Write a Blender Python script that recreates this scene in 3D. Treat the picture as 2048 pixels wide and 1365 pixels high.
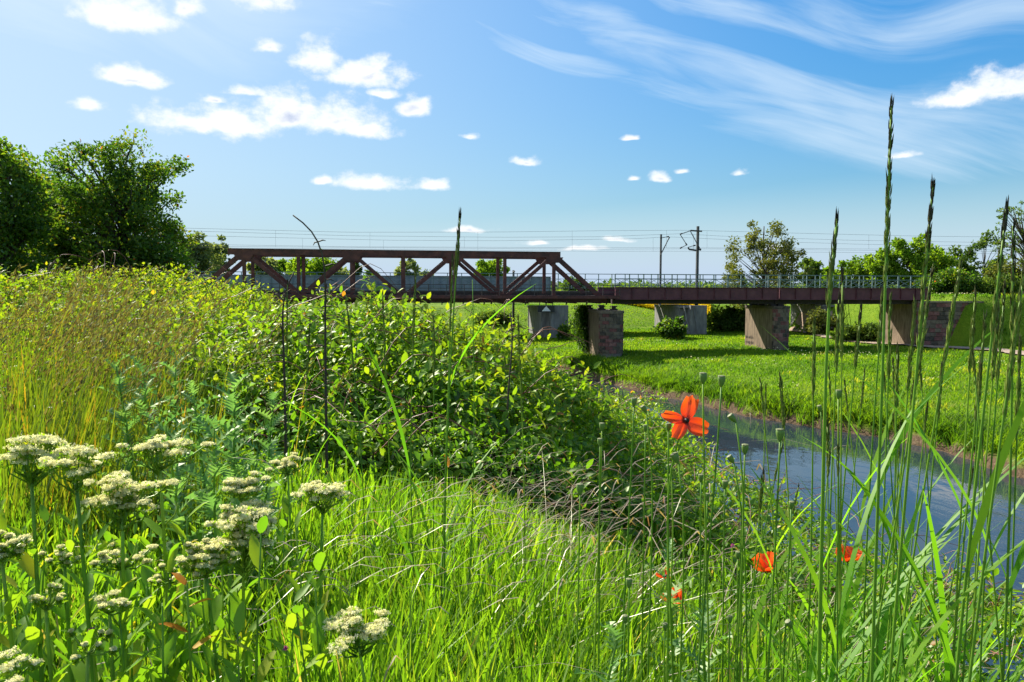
import bpy, math, random
import numpy as np
from mathutils import Vector, Matrix

for o in list(bpy.data.objects):
    bpy.data.objects.remove(o, do_unlink=True)
scene = bpy.context.scene
COL = scene.collection
rng = np.random.default_rng(11)
random.seed(5)

# ------------------------------------------------------------------ camera
EYE = 8.5                      # water is z = 0
FPX = 1600.0
PITCH = math.atan(102.5 / FPX)
ROLL = math.radians(0.18)
_f = np.array([0, math.cos(PITCH), -math.sin(PITCH)])
_u = np.array([0, math.sin(PITCH), math.cos(PITCH)])
_r = np.array([1.0, 0, 0])
CR = math.cos(ROLL) * _r + math.sin(ROLL) * _u
CU = math.cos(ROLL) * _u - math.sin(ROLL) * _r
CAM = np.array([0, 0, EYE])
cd = bpy.data.cameras.new('camera')
cam = bpy.data.objects.new('camera', cd)
COL.objects.link(cam)
cd.sensor_width = 36.0
cd.lens = 36.0 * FPX / 2048.0
cd.clip_start = 0.05
cd.clip_end = 20000
cam.matrix_world = Matrix(((CR[0], CU[0], -_f[0], 0), (CR[1], CU[1], -_f[1], 0), (CR[2], CU[2], -_f[2], EYE), (0, 0, 0, 1)))
scene.camera = cam


def ray(px, py):
    return _f + CR * ((px - 1024) / FPX) + CU * ((682.5 - py) / FPX)


def at(px, py, Y):
    """world point seen at photo position (px, py) whose distance ahead is Y"""
    d = ray(px, py)
    return CAM + d * (Y / d[1])


def azel(px, py):
    d = ray(px, py)
    d = d / np.linalg.norm(d)
    return math.atan2(d[0], d[1]), math.asin(d[2])


# ------------------------------------------------------------------ world
SUN_AZ = math.radians(-45)     # 45 degrees to the left of the view direction
SUN_EL = math.radians(38)
scene.view_settings.view_transform = 'Standard'
scene.view_settings.look = 'None'
scene.view_settings.gamma = 1.0
scene.view_settings.exposure = 1.25
scene.view_settings.use_curve_mapping = False

world = bpy.data.worlds.new('World')
scene.world = world
world.use_nodes = True
world.cycles.sampling_method = 'MANUAL'
world.cycles.sample_map_resolution = 512
SKY_STRENGTH = 0.074


def build_world():
    nt = world.node_tree
    nt.nodes.clear()
    N = nt.nodes.new
    L = nt.links.new

    def math_(op, a, b=None, c=None, clamp=False):
        n = N('ShaderNodeMath')
        n.operation = op
        n.use_clamp = clamp
        for i, v in enumerate((a, b, c)):
            if v is None:
                continue
            if isinstance(v, (int, float)):
                n.inputs[i].default_value = v
            else:
                L(v, n.inputs[i])
        return n.outputs[0]

    def vec(op, a, b=None):
        n = N('ShaderNodeVectorMath')
        n.operation = op
        for i, v in enumerate((a, b)):
            if v is None:
                continue
            if isinstance(v, tuple):
                n.inputs[i].default_value = v
            else:
                L(v, n.inputs[i])
        return n

    def smooth(v, lo, hi):
        n = N('ShaderNodeMapRange')
        n.interpolation_type = 'SMOOTHSTEP'
        L(v, n.inputs[0])
        n.inputs[1].default_value = lo
        n.inputs[2].default_value = hi
        return n.outputs[0]

    def noise(v, scale, detail=6, rough=0.55, dist=0.0):
        n = N('ShaderNodeTexNoise')
        L(v, n.inputs['Vector'])
        n.inputs['Scale'].default_value = scale
        n.inputs['Detail'].default_value = detail
        n.inputs['Roughness'].default_value = rough
        n.inputs['Distortion'].default_value = dist
        return n.outputs['Fac']

    def mix(fac, a, b):
        n = N('ShaderNodeMix')
        n.data_type = 'RGBA'
        L(fac, n.inputs[0])
        for s, v in ((6, a), (7, b)):
            if isinstance(v, tuple):
                n.inputs[s].default_value = v
            else:
                L(v, n.inputs[s])
        return n.outputs[2]

    sky = N('ShaderNodeTexSky')
    sky.sky_type = 'NISHITA'
    sky.sun_disc = False
    sky.sun_elevation = SUN_EL
    sky.sun_rotation = SUN_AZ
    sky.altitude = 200
    sky.air_density = 1.15
    sky.dust_density = 0.35
    sky.ozone_density = 2.6
    hs = N('ShaderNodeHueSaturation')
    hs.inputs['Saturation'].default_value = 1.30
    hs.inputs['Value'].default_value = 1.0
    # soft shoulder so that the glow near the sun keeps its blue
    bw = N('ShaderNodeRGBToBW')
    L(sky.outputs[0], bw.inputs[0])
    den = math_('ADD', math_('MULTIPLY', bw.outputs[0], 0.16), 0.66)
    sc = N('ShaderNodeVectorMath')
    sc.operation = 'SCALE'
    L(sky.outputs[0], sc.inputs[0])
    L(math_('DIVIDE', 1.0, den), sc.inputs['Scale'])
    tn = vec('MULTIPLY', sc.outputs[0], (0.80, 0.93, 1.02))
    L(tn.outputs[0], hs.inputs['Color'])
    skyc = hs.outputs[0]

    tc = N('ShaderNodeTexCoord')
    sp = N('ShaderNodeSeparateXYZ')
    L(tc.outputs['Generated'], sp.inputs[0])
    x, y, z = sp.outputs
    az = math_('ARCTAN2', x, y)
    el = math_('ARCSINE', z)
    cb = N('ShaderNodeCombineXYZ')
    L(az, cb.inputs[0])
    L(el, cb.inputs[1])
    P = cb.outputs[0]

    # thin high veil, and cirrus bands that run down to the right
    veil = noise(vec('MULTIPLY', P, (1.2, 3.0, 1)).outputs[0], 1.6, 2, 0.55, 0.0)
    warp = noise(P, 2.6, 1, 0.5)
    wc = N('ShaderNodeCombineXYZ')
    L(math_('MULTIPLY', math_('SUBTRACT', warp, 0.5), 0.16), wc.inputs[1])
    PW = vec('ADD', P, None)
    L(wc.outputs[0], PW.inputs[1])
    PW = PW.outputs[0]

    def rotz(v, ang):
        r = N('ShaderNodeVectorRotate')
        r.rotation_type = 'Z_AXIS'
        r.inputs['Angle'].default_value = ang
        L(v, r.inputs['Vector'])
        return r.outputs[0]

    R1 = rotz(PW, math.radians(16))
    s1 = noise(vec('MULTIPLY', R1, (3.2, 27.0, 1)).outputs[0], 1.3, 5, 0.62, 0.5)
    s2 = noise(vec('MULTIPLY', R1, (2.2, 7.0, 1)).outputs[0], 1.9, 2, 0.55, 0.4)
    streak = math_('ADD', math_('MULTIPLY', s1, 0.5), math_('MULTIPLY', s2, 0.5))
    bands = None
    for px, py, hl, hw, ang in [(1330, 105, 470, 70, 21), (1640, 225, 560, 120, 12), (1900, 25, 420, 75, 10), (1080, 100, 300, 34, 15), (1900, 300, 380, 70, 10),
                                (200, 60, 520, 90, -4), (600, 20, 420, 60, 2), (1500, 20, 300, 40, 14)]:
        a, e = azel(px, py)
        v = vec('SUBTRACT', PW, (a, e, 0.0)).outputs[0]
        v = rotz(v, math.radians(ang))
        v = vec('MULTIPLY', v, (FPX / hl, FPX / hw, 0.0)).outputs[0]
        ln = vec('LENGTH', v).outputs['Value']
        bands = ln if bands is None else math_('MINIMUM', bands, ln)
    # beyond the frame the same streaks go on in loose patches
    away0 = math_('MAXIMUM', smooth(math_('ABSOLUTE', az), 0.66, 0.85), smooth(el, 0.42, 0.55))
    patch = math_('SUBTRACT', 1.9, math_('MULTIPLY', noise(vec('ADD', P, (3.1, 1.7, 0.0)).outputs[0], 2.0, 2, 0.5), 2.6))
    bands = math_('MINIMUM', bands, math_('ADD', patch, math_('MULTIPLY', math_('SUBTRACT', 1.0, away0), 5.0)))
    bm = math_('SUBTRACT', 1.0, smooth(bands, 0.0, 1.3))
    cir = smooth(math_('ADD', math_('MULTIPLY', bm, 0.26), streak), 0.50, 0.86)
    cir = math_('MULTIPLY', math_('MULTIPLY', cir, smooth(bm, 0.0, 0.7)), 0.60)
    vl = math_('MULTIPLY', smooth(veil, 0.45, 0.80), 0.18)
    low = math_('MULTIPLY', math_('SUBTRACT', 1.0, smooth(el, -0.02, 0.15)), 0.98)
    left = math_('MULTIPLY', math_('SUBTRACT', 1.0, smooth(az, -0.85, 0.55)), 0.74)
    a, e = azel(150, -60)      # sunlit haze round the sun's side of the sky
    gl = vec('MULTIPLY', vec('SUBTRACT', PW, (a, e, 0.0)).outputs[0], (FPX / 1150, FPX / 330, 0.0)).outputs[0]
    gl = math_('MULTIPLY', math_('SUBTRACT', 1.0, smooth(vec('LENGTH', gl).outputs['Value'], 0.0, 1.0)), math_('ADD', math_('MULTIPLY', streak, 0.7), 0.42))
    thin = math_('MAXIMUM', math_('MAXIMUM', cir, vl), math_('MAXIMUM', low, math_('MAXIMUM', left, gl)), clamp=True)

    # fair-weather cumulus, each at its own place in the sky: px, py, half-width, half-height
    clouds = [(250, 38, 95, 52), (535, 8, 60, 40), (262, 160, 66, 26), (372, 20, 34, 38),
              (640, 128, 66, 46), (725, 155, 95, 44), (768, 190, 34, 14), (490, 188, 50, 15),
              (380, 250, 95, 36), (470, 250, 110, 52), (575, 240, 120, 56), (680, 245, 110, 50), (725, 265, 70, 30),
              (830, 224, 42, 30), (748, 368, 78, 26), (858, 373, 44, 20), (645, 362, 26, 13),
              (1050, 325, 36, 16), (1320, 360, 26, 16), (1365, 346, 17, 10), (1268, 360, 17, 9), (1480, 348, 22, 14),
              (935, 461, 56, 10), (1075, 487, 36, 9), (1160, 499, 58, 8), (1240, 480, 36, 9), (175, 215, 38, 20),
              (2010, 185, 110, 44), (1920, 200, 60, 26), (430, 205, 26, 12), (540, 98, 30, 20), (1810, 310, 30, 10),
              (940, 275, 22, 10), (1265, 277, 18, 8), (1555, 500, 30, 10)]
    nc = N('ShaderNodeTexNoise')
    L(P, nc.inputs['Vector'])
    nc.inputs['Scale'].default_value = 30.0
    nc.inputs['Detail'].default_value = 1
    off = vec('MULTIPLY', vec('SUBTRACT', nc.outputs['Color'], (0.5, 0.5, 0.5)).outputs[0], (0.014, 0.010, 0.0)).outputs[0]
    PC = vec('ADD', P, None)
    L(off, PC.inputs[1])
    PC = PC.outputs[0]
    D = None
    for px, py, w, h in clouds:
        a, e = azel(px, py)
        k = 0.97 / FPX * 1.06
        v = vec('SUBTRACT', PC, (a, e, 0.0))
        v = vec('MULTIPLY', v.outputs[0], (1 / (w * k), 1 / (h * k), 0.0))
        vn = vec('MINIMUM', v.outputs[0], (1e4, 0.0, 1e4))      # flat bases
        vn = vec('MULTIPLY', vn.outputs[0], (0.0, 1.2, 0.0))
        v = vec('ADD', v.outputs[0], None)
        L(vn.outputs[0], v.inputs[1])
        ln = vec('LENGTH', v.outputs[0])
        ln = ln.outputs['Value']
        D = ln if D is None else math_('MINIMUM', D, ln)
    D = math_('SUBTRACT', 1.0, D)
    # the same kind of cloud goes on over the rest of the sky
    away = math_('MAXIMUM', smooth(math_('ABSOLUTE', az), 0.66, 0.80), smooth(el, 0.42, 0.52))
    gen = noise(vec('MULTIPLY', P, (1.0, 1.9, 1)).outputs[0], 3.4, 3, 0.5)
    gen = math_('MULTIPLY', math_('SUBTRACT', gen, 0.60), 6.0)
    D = math_('MAXIMUM', D, math_('SUBTRACT', gen, math_('MULTIPLY', math_('SUBTRACT', 1.0, away), 9.0)))
    D = math_('MAXIMUM', D, -2.0)
    PS = vec('MULTIPLY', P, (1.0, 1.35, 1)).outputs[0]
    na = noise(PS, 20.0, 2, 0.5)
    nb = noise(PS, 50.0, 4, 0.62)
    n1 = math_('ADD', math_('MULTIPLY', na, 0.5), math_('MULTIPLY', nb, 0.5))
    n2 = noise(vec('ADD', PS, (-0.012, 0.020, 0.0)).outputs[0], 20.0, 2, 0.5)
    dens = math_('ADD', D, math_('MULTIPLY', math_('SUBTRACT', n1, 0.5), 2.5))
    alpha = smooth(dens, -0.05, 0.78)
    body = smooth(dens, 0.50, 1.35)
    lit = smooth(math_('SUBTRACT', na, n2), -0.10, 0.06)
    shade = math_('MULTIPLY', body, math_('SUBTRACT', 1.0, lit), clamp=True)
    vcol = mix(math_('MULTIPLY', low, 1.0), (4.3, 5.2, 6.0, 1), (3.0, 3.85, 5.3, 1))
    ccol = mix(shade, (6.3, 6.4, 6.5, 1), (3.2, 3.7, 4.9, 1))
    c1 = mix(thin, skyc, vcol)
    c2 = mix(math_('MULTIPLY', alpha, 0.97), c1, ccol)
    bg = N('ShaderNodeBackground')
    bg.inputs['Strength'].default_value = SKY_STRENGTH
    L(c2, bg.inputs['Color'])
    out = N('ShaderNodeOutputWorld')
    L(bg.outputs[0], out.inputs['Surface'])


build_world()

sd = bpy.data.lights.new('sun', 'SUN')
sd.energy = 5.0
sd.angle = math.radians(0.55)
sd.color = (1.0, 0.93, 0.82)
sun = bpy.data.objects.new('sun', sd)
COL.objects.link(sun)
_sdir = Vector((math.sin(SUN_AZ) * math.cos(SUN_EL), math.cos(SUN_AZ) * math.cos(SUN_EL), math.sin(SUN_EL)))
sun.rotation_euler = _sdir.to_track_quat('Z', 'Y').to_euler()
sun.location = (-30, 30, 40)

scene.cycles.max_bounces = 6
scene.cycles.diffuse_bounces = 3
scene.cycles.glossy_bounces = 3
scene.cycles.transmission_bounces = 5
scene.cycles.transparent_max_bounces = 6
scene.cycles.use_adaptive_sampling = True
scene.cycles.adaptive_threshold = 0.02
scene.cycles.use_denoising = True
scene.cycles.sample_clamp_indirect = 4.0

# ------------------------------------------------------------------ mesh helpers


def build(name, V, faces, mat, parent=None, tint=None, smooth=False):
    """one mesh object from numpy data; faces = (loop_vertices, loop_totals) or list of lists"""
    V = np.asarray(V, dtype=np.float32).reshape(-1, 3)
    if isinstance(faces, tuple):
        lv, tot = faces
    else:
        lv = np.array([i for f in faces for i in f], dtype=np.int32)
        tot = np.array([len(f) for f in faces], dtype=np.int32)
    me = bpy.data.meshes.new(name)
    me.vertices.add(len(V))
    if parent is not None:
        V = V - np.array(root_loc(parent), dtype=np.float32)
    me.vertices.foreach_set('co', V.ravel())
    me.loops.add(len(lv))
    me.loops.foreach_set('vertex_index', np.asarray(lv, dtype=np.int32))
    st = np.zeros(len(tot), dtype=np.int32)
    st[1:] = np.cumsum(tot)[:-1]
    me.polygons.add(len(tot))
    me.polygons.foreach_set('loop_start', st)
    me.polygons.foreach_set('loop_total', np.asarray(tot, dtype=np.int32))
    me.polygons.foreach_set('use_smooth', np.full(len(tot), bool(smooth), dtype=bool))
    if tint is not None:
        a = me.attributes.new('tint', 'FLOAT', 'POINT')
        a.data.foreach_set('value', np.asarray(tint, dtype=np.float32).ravel())
    me.update(calc_edges=True)
    me.validate()
    if mat is not None:
        me.materials.append(mat)
    o = bpy.data.objects.new(name, me)
    COL.objects.link(o)
    if parent is not None:
        o.parent = parent
    return o


def root_loc(o):
    p = Vector((0, 0, 0))
    while o is not None:
        p = p + o.location
        o = o.parent
    return p


def link(name, me, loc, parent=None, rot=None, scale=None):
    o = bpy.data.objects.new(name, me)
    COL.objects.link(o)
    if parent is not None:
        o.parent = parent
        loc = Vector(loc) - root_loc(parent)
    o.location = loc
    if rot is not None:
        o.rotation_euler = rot
    if scale is not None:
        o.scale = scale
    return o


def tag(o, label, cat=None, group=None, kind=None):
    o['label'] = label
    if cat:
        o['category'] = cat
    if group:
        o['group'] = group
    if kind:
        o['kind'] = kind
    return o


def thing(name, label, cat, loc, group=None):
    o = bpy.data.objects.new(name, None)
    COL.objects.link(o)
    o.empty_display_size = 0.1
    o.location = Vector([float(c) for c in loc])
    return tag(o, label, cat, group)


class MB:
    def __init__(self):
        self.V = []
        self.F = []
        self.n = 0

    def add(self, verts, faces):
        verts = [tuple(v) for v in verts]
        self.V += verts
        self.F += [[i + self.n for i in f] for f in faces]
        self.n += len(verts)

    def obox(self, c, ax, ay, az):
        c, ax, ay, az = (np.array(v, float) for v in (c, ax, ay, az))
        vs = [c + sx * ax + sy * ay + sz * az for sz in (-1, 1) for sy in (-1, 1) for sx in (-1, 1)]
        self.add(vs, [(0, 2, 3, 1), (4, 5, 7, 6), (0, 1, 5, 4), (2, 6, 7, 3), (0, 4, 6, 2), (1, 3, 7, 5)])

    def beam(self, p0, p1, side, w, h):
        """box from p0 to p1; w across along 'side', h along the third axis"""
        p0, p1, side = (np.array(v, float) for v in (p0, p1, side))
        a = p1 - p0
        ln = np.linalg.norm(a)
        a /= ln
        s = side - a * side.dot(a)
        s /= np.linalg.norm(s)
        t = np.cross(a, s)
        self.obox((p0 + p1) / 2, a * ln / 2, s * w / 2, t * h / 2)

    def hbeam(self, p0, p1, side, w, h, tf=0.03):
        """rolled section: two flanges (apart along 'side') joined by a web"""
        p0, p1, side = (np.array(v, float) for v in (p0, p1, side))
        a = (p1 - p0) / np.linalg.norm(p1 - p0)
        s = side - a * side.dot(a)
        s /= np.linalg.norm(s)
        for k in (-1, 1):
            o = s * k * (w / 2 - tf / 2)
            self.beam(p0 + o, p1 + o, s, tf, h)
        self.beam(p0, p1, s, w - 2 * tf - 0.002, h * 0.18 + 0.02)

    def tube(self, pts, rad, n=6, cap=True):
        pts = np.array(pts, float)
        rad = np.broadcast_to(np.array(rad, float), (len(pts),))
        V, F = tube_np(pts, rad, n)
        if cap:
            F = F + [[i for i in range(n)][::-1], [(len(pts) - 1) * n + i for i in range(n)]]
        self.add(V, F)

    def build(self, name, mat, parent=None, smooth=False, tint=None):
        return build(name, np.array(self.V), self.F, mat, parent, tint, smooth)


def tube_np(pts, rad, n):
    m = len(pts)
    tg = np.gradient(pts, axis=0)
    tg /= np.linalg.norm(tg, axis=1)[:, None] + 1e-9
    ref = np.array([0.3, 0.9, 0.1]) if abs(tg[0][1]) < 0.8 else np.array([1.0, 0.1, 0.2])
    s = np.cross(tg, ref)
    s /= np.linalg.norm(s, axis=1)[:, None] + 1e-9
    b = np.cross(tg, s)
    ang = np.arange(n) * 2 * math.pi / n
    V = pts[:, None, :] + rad[:, None, None] * (s[:, None, :] * np.cos(ang)[None, :, None] + b[:, None, :] * np.sin(ang)[None, :, None])
    F = [[i * n + j, i * n + (j + 1) % n, (i + 1) * n + (j + 1) % n, (i + 1) * n + j] for i in range(m - 1) for j in range(n)]
    return V.reshape(-1, 3), F


def frames(a, nrm):
    """orthonormal frames (N,3,3) with columns x, y=a, z~nrm"""
    a = a / (np.linalg.norm(a, axis=1)[:, None] + 1e-9)
    z = nrm - a * np.sum(a * nrm, axis=1)[:, None]
    z /= np.linalg.norm(z, axis=1)[:, None] + 1e-9
    x = np.cross(a, z)
    return np.stack([x, a, z], axis=2)


def scatter(tv, tf, pos, R, scale):
    """copies of a template; returns verts, (loops, totals), copies' vertex count"""
    tv = np.asarray(tv, float)
    N = len(pos)
    scale = np.asarray(scale, float)
    if scale.ndim == 1:
        scale = np.repeat(scale[:, None], 3, axis=1)
    loc = tv[None, :, :] * scale[:, None, :]
    V = np.einsum('nij,nkj->nki', R, loc) + pos[:, None, :]
    lv = np.array([i for f in tf for i in f], dtype=np.int64)
    tot = np.array([len(f) for f in tf], dtype=np.int32)
    LV = (lv[None, :] + (np.arange(N) * len(tv))[:, None]).ravel()
    return V.reshape(-1, 3), (LV, np.tile(tot, N)), len(tv)


def merge(parts):
    """join [(V,(lv,tot),tint)]"""
    Vs, ls, ts, ti = [], [], [], []
    n = 0
    for V, (lv, tot), t in parts:
        Vs.append(V)
        ls.append(np.asarray(lv) + n)
        ts.append(tot)
        ti.append(t)
        n += len(V)
    return np.concatenate(Vs), (np.concatenate(ls), np.concatenate(ts)), np.concatenate(ti)


LEAF_V = [(0, 0, 0), (0, .35, -.03), (0, .7, -.04), (0, 1, -.13), (-.27, .3, .05), (-.21, .66, .02), (.27, .3, .05), (.21, .66, .02)]
LEAF_F = [(0, 1, 4), (0, 6, 1), (1, 2, 5, 4), (1, 6, 7, 2), (2, 3, 5), (2, 7, 3)]
CARD_V = [(0, 0, 0), (.32, .45, .06), (0, 1, -.05), (-.32, .45, .06)]
CARD_F = [(0, 1, 2, 3)]
LANCE_V = [(0, 0, 0), (.10, .18, .02), (.15, .45, .03), (.09, .78, 0), (0, 1, -.12), (-.09, .78, 0), (-.15, .45, .03), (-.10, .18, .02), (0, .45, -.02), (0, .78, -.05), (0, .18, -.01)]
LANCE_F = [(0, 1, 10), (10, 1, 2, 8), (8, 2, 3, 9), (9, 3, 4), (0, 10, 7), (10, 8, 6, 7), (8, 9, 5, 6), (9, 4, 5)]


def blades(base, h, w, ang, bend, seg=4, droop=0.0, tint=None, lean0=0.1, twist=0.9):
    base = np.asarray(base, float)
    N = len(base)
    t = np.linspace(0, 1, seg + 1)[None, :]
    bc = lambda v: np.broadcast_to(np.asarray(v, float), (N,))[:, None]
    h, w, ang, bend, droop, lean0 = bc(h), bc(w), bc(ang), bc(bend), bc(droop), bc(lean0)
    off = h * (lean0 * t + bend * t ** 2)
    z = h * (t - droop * t ** 2.5)
    x = base[:, :1] + off * np.cos(ang)
    y = base[:, 1:2] + off * np.sin(ang)
    zz = base[:, 2:3] + z
    wa = ang + math.pi / 2 + rng.uniform(-twist, twist, (N, 1)) + t * rng.uniform(-.5, .5, (N, 1))
    prof = np.minimum(1, .45 + 2.2 * t) * np.sqrt(np.clip(1 - t ** 1.7, 0, 1))
    hw = w * prof / 2
    C = np.stack([x, y, zz], axis=2)
    S = np.stack([np.cos(wa), np.sin(wa), 0 * wa], axis=2) * hw[:, :, None]
    V = np.stack([C - S, C + S], axis=2).reshape(N, -1, 3)
    tf = [(2 * i, 2 * i + 1, 2 * i + 3, 2 * i + 2) for i in range(seg)]
    k = 2 * (seg + 1)
    lv = np.array([i for f in tf for i in f])
    LV = (lv[None, :] + (np.arange(N) * k)[:, None]).ravel()
    tot = np.full(N * seg, 4, dtype=np.int32)
    if tint is None:
        tint = rng.random(N)
    return V.reshape(-1, 3), (LV, tot), np.repeat(np.asarray(tint, float), k)


# ------------------------------------------------------------------ materials
MATS = {}


def nodes_of(name):
    m = bpy.data.materials.new(name)
    m.use_nodes = True
    nt = m.node_tree
    nt.nodes.clear()
    out = nt.nodes.new('ShaderNodeOutputMaterial')
    MATS[name] = m
    return m, nt, out


def ramp(nt, src, stops, interp='LINEAR'):
    r = nt.nodes.new('ShaderNodeValToRGB')
    r.color_ramp.interpolation = interp
    e = r.color_ramp.elements
    while len(e) > 1:
        e.remove(e[-1])
    e[0].position = stops[0][0]
    e[0].color = (*stops[0][1], 1)
    for p, c in stops[1:]:
        k = e.new(p)
        k.color = (*c, 1)
    nt.links.new(src, r.inputs[0])
    return r.outputs[0]


def mathn(nt, op, a, b=None, clamp=False):
    n = nt.nodes.new('ShaderNodeMath')
    n.operation = op
    n.use_clamp = clamp
    for i, v in enumerate((a, b)):
        if v is None:
            continue
        if isinstance(v, (int, float)):
            n.inputs[i].default_value = v
        else:
            nt.links.new(v, n.inputs[i])
    return n.outputs[0]


def noisen(nt, scale, detail=5, rough=.55, vec=None, coord='Object', mult=None, dist=0.0):
    n = nt.nodes.new('ShaderNodeTexNoise')
    n.inputs['Scale'].default_value = scale
    n.inputs['Detail'].default_value = detail
    n.inputs['Roughness'].default_value = rough
    n.inputs['Distortion'].default_value = dist
    if vec is None:
        tc = nt.nodes.new('ShaderNodeTexCoord')
        vec = tc.outputs[coord]
    if mult:
        vm = nt.nodes.new('ShaderNodeVectorMath')
        vm.operation = 'MULTIPLY'
        vm.inputs[1].default_value = mult
        nt.links.new(vec, vm.inputs[0])
        vec = vm.outputs[0]
    nt.links.new(vec, n.inputs['Vector'])
    return n.outputs['Fac']


def worldpos(nt):
    g = nt.nodes.new('ShaderNodeNewGeometry')
    return g.outputs['Position']


def leafmat(name, stops, trans=1.9, tfac=0.5, gloss=0.06, rough=0.35, src='attr', nscale=0.0, namp=0.3, tcol=(1.05, 1.0, 0.36)):
    """thin leaf: reflects its colour, lets a yellower light through, slight waxy sheen"""
    m, nt, out = nodes_of(name)
    L = nt.links.new
    if src == 'attr':
        a = nt.nodes.new('ShaderNodeAttribute')
        a.attribute_name = 'tint'
        f = a.outputs['Fac']
    else:
        oi = nt.nodes.new('ShaderNodeObjectInfo')
        f = oi.outputs['Random']
    if nscale:
        nz = noisen(nt, nscale, 3, .5, vec=worldpos(nt))
        f = mathn(nt, 'ADD', f, mathn(nt, 'MULTIPLY', mathn(nt, 'SUBTRACT', nz, .5), namp * 2), clamp=True)
    c = ramp(nt, f, stops)
    d = nt.nodes.new('ShaderNodeBsdfDiffuse')
    L(c, d.inputs[0])
    vm = nt.nodes.new('ShaderNodeVectorMath')
    vm.operation = 'MULTIPLY'
    L(c, vm.inputs[0])
    vm.inputs[1].default_value = tuple(trans * k for k in tcol)
    t = nt.nodes.new('ShaderNodeBsdfTranslucent')
    L(vm.outputs[0], t.inputs[0])
    mx = nt.nodes.new('ShaderNodeMixShader')
    mx.inputs[0].default_value = tfac
    L(d.outputs[0], mx.inputs[1])
    L(t.outputs[0], mx.inputs[2])
    g = nt.nodes.new('ShaderNodeBsdfGlossy')
    g.inputs['Roughness'].default_value = rough + .12
    g.inputs['Color'].default_value = (.95, 1, .82, 1)
    lw = nt.nodes.new('ShaderNodeLayerWeight')
    lw.inputs['Blend'].default_value = 0.25
    fr = mathn(nt, 'ADD', mathn(nt, 'MULTIPLY', lw.outputs['Fresnel'], gloss * .8), gloss * .22)
    m2 = nt.nodes.new('ShaderNodeMixShader')
    L(fr, m2.inputs[0])
    L(mx.outputs[0], m2.inputs[1])
    L(g.outputs[0], m2.inputs[2])
    L(m2.outputs[0], out.inputs['Surface'])
    return m


def solid(name, stops, scale=4.0, rough=.6, metal=0.0, bump=0.0, bscale=30.0, mult=None, detail=6, spec=.4, coord='Object', objrand=0.0):
    m, nt, out = nodes_of(name)
    L = nt.links.new
    nz = noisen(nt, scale, detail, .6, mult=mult, coord=coord)
    if objrand:
        oi = nt.nodes.new('ShaderNodeObjectInfo')
        nz = mathn(nt, 'ADD', nz, mathn(nt, 'MULTIPLY', mathn(nt, 'SUBTRACT', oi.outputs['Random'], .5), objrand))
    c = ramp(nt, nz, stops)
    b = nt.nodes.new('ShaderNodeBsdfPrincipled')
    L(c, b.inputs['Base Color'])
    b.inputs['Roughness'].default_value = rough
    b.inputs['Metallic'].default_value = metal
    b.inputs['Specular IOR Level'].default_value = spec
    if bump:
        bn = nt.nodes.new('ShaderNodeBump')
        bn.inputs['Strength'].default_value = bump
        bn.inputs['Distance'].default_value = .05
        L(noisen(nt, bscale, 6, .65, coord=coord), bn.inputs['Height'])
        L(bn.outputs[0], b.inputs['Normal'])
    L(b.outputs[0], out.inputs['Surface'])
    return m


# foliage palettes (base colours)
M_GRASS = leafmat('grass_blade', [(0, (.040, .100, .008)), (.4, (.075, .170, .010)), (.75, (.115, .215, .012)), (.93, (.17, .23, .02)), (1, (.30, .24, .09))],
                  trans=2.3, tfac=.55, gloss=.03, rough=.42, tcol=(1.05, 1.0, .35))
M_MEADOW = leafmat('meadow_grass', [(0, (.040, .105, .008)), (.4, (.092, .180, .009)), (.75, (.145, .222, .012)), (1, (.24, .25, .035))],
                   trans=2.4, tfac=.5, gloss=.02, rough=.5, nscale=.13, namp=.62)
M_BUSH = leafmat('bush_leaf', [(0, (.022, .070, .006)), (.3, (.055, .135, .008)), (.6, (.090, .190, .010)), (.9, (.155, .225, .012)), (.985, (.18, .22, .012)), (1, (.26, .12, .02))],
                 trans=2.4, tfac=.5, gloss=.10, rough=.30)
M_BUSHO = leafmat('bush_leaf_single', [(0, (.022, .070, .006)), (.3, (.055, .135, .008)), (.6, (.090, .190, .010)), (.9, (.155, .225, .012)), (.985, (.18, .22, .012)), (1, (.26, .12, .02))],
                  trans=2.4, tfac=.5, gloss=.10, rough=.30, src='object')
M_HERB = leafmat('herb_leaf', [(0, (.055, .130, .008)), (.5, (.125, .205, .010)), (.85, (.20, .235, .012)), (1, (.28, .20, .02))],
                 trans=2.2, tfac=.52, gloss=.06, rough=.4)
M_CRESS = leafmat('cress_leaf', [(0, (.075, .190, .012)), (.5, (.125, .245, .014)), (.9, (.19, .28, .016)), (1, (.30, .26, .015))],
                  trans=2.0, tfac=.5, gloss=.08, rough=.38, src='object')
M_CRESSG = leafmat('cress_leaf_mass', [(0, (.060, .155, .010)), (.5, (.105, .215, .014)), (.9, (.16, .255, .016)), (1, (.26, .22, .015))],
                   trans=2.0, tfac=.5, gloss=.08, rough=.38)
M_THIST = leafmat('thistle_leaf', [(0, (.070, .170, .042)), (.6, (.115, .235, .058)), (1, (.16, .28, .065))],
                  trans=1.9, tfac=.42, gloss=.12, rough=.35, src='object', tcol=(1, 1, .6))
M_TREE = leafmat('tree_leaf', [(0, (.020, .056, .008)), (.5, (.048, .108, .010)), (.85, (.095, .150, .012)), (.97, (.14, .14, .014)), (1, (.26, .08, .02))],
                 trans=2.4, tfac=.5, gloss=.07, rough=.35)
M_FARTREE = leafmat('far_tree_leaf', [(0, (.036, .075, .016)), (.5, (.070, .125, .020)), (1, (.115, .165, .03))], trans=2.0, tfac=.45, gloss=.03, rough=.5)
M_WILLOW = leafmat('willow_leaf', [(0, (.085, .125, .055)), (.6, (.14, .180, .075)), (1, (.19, .22, .10))], trans=2.2, tfac=.45, gloss=.05, rough=.5)
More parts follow.
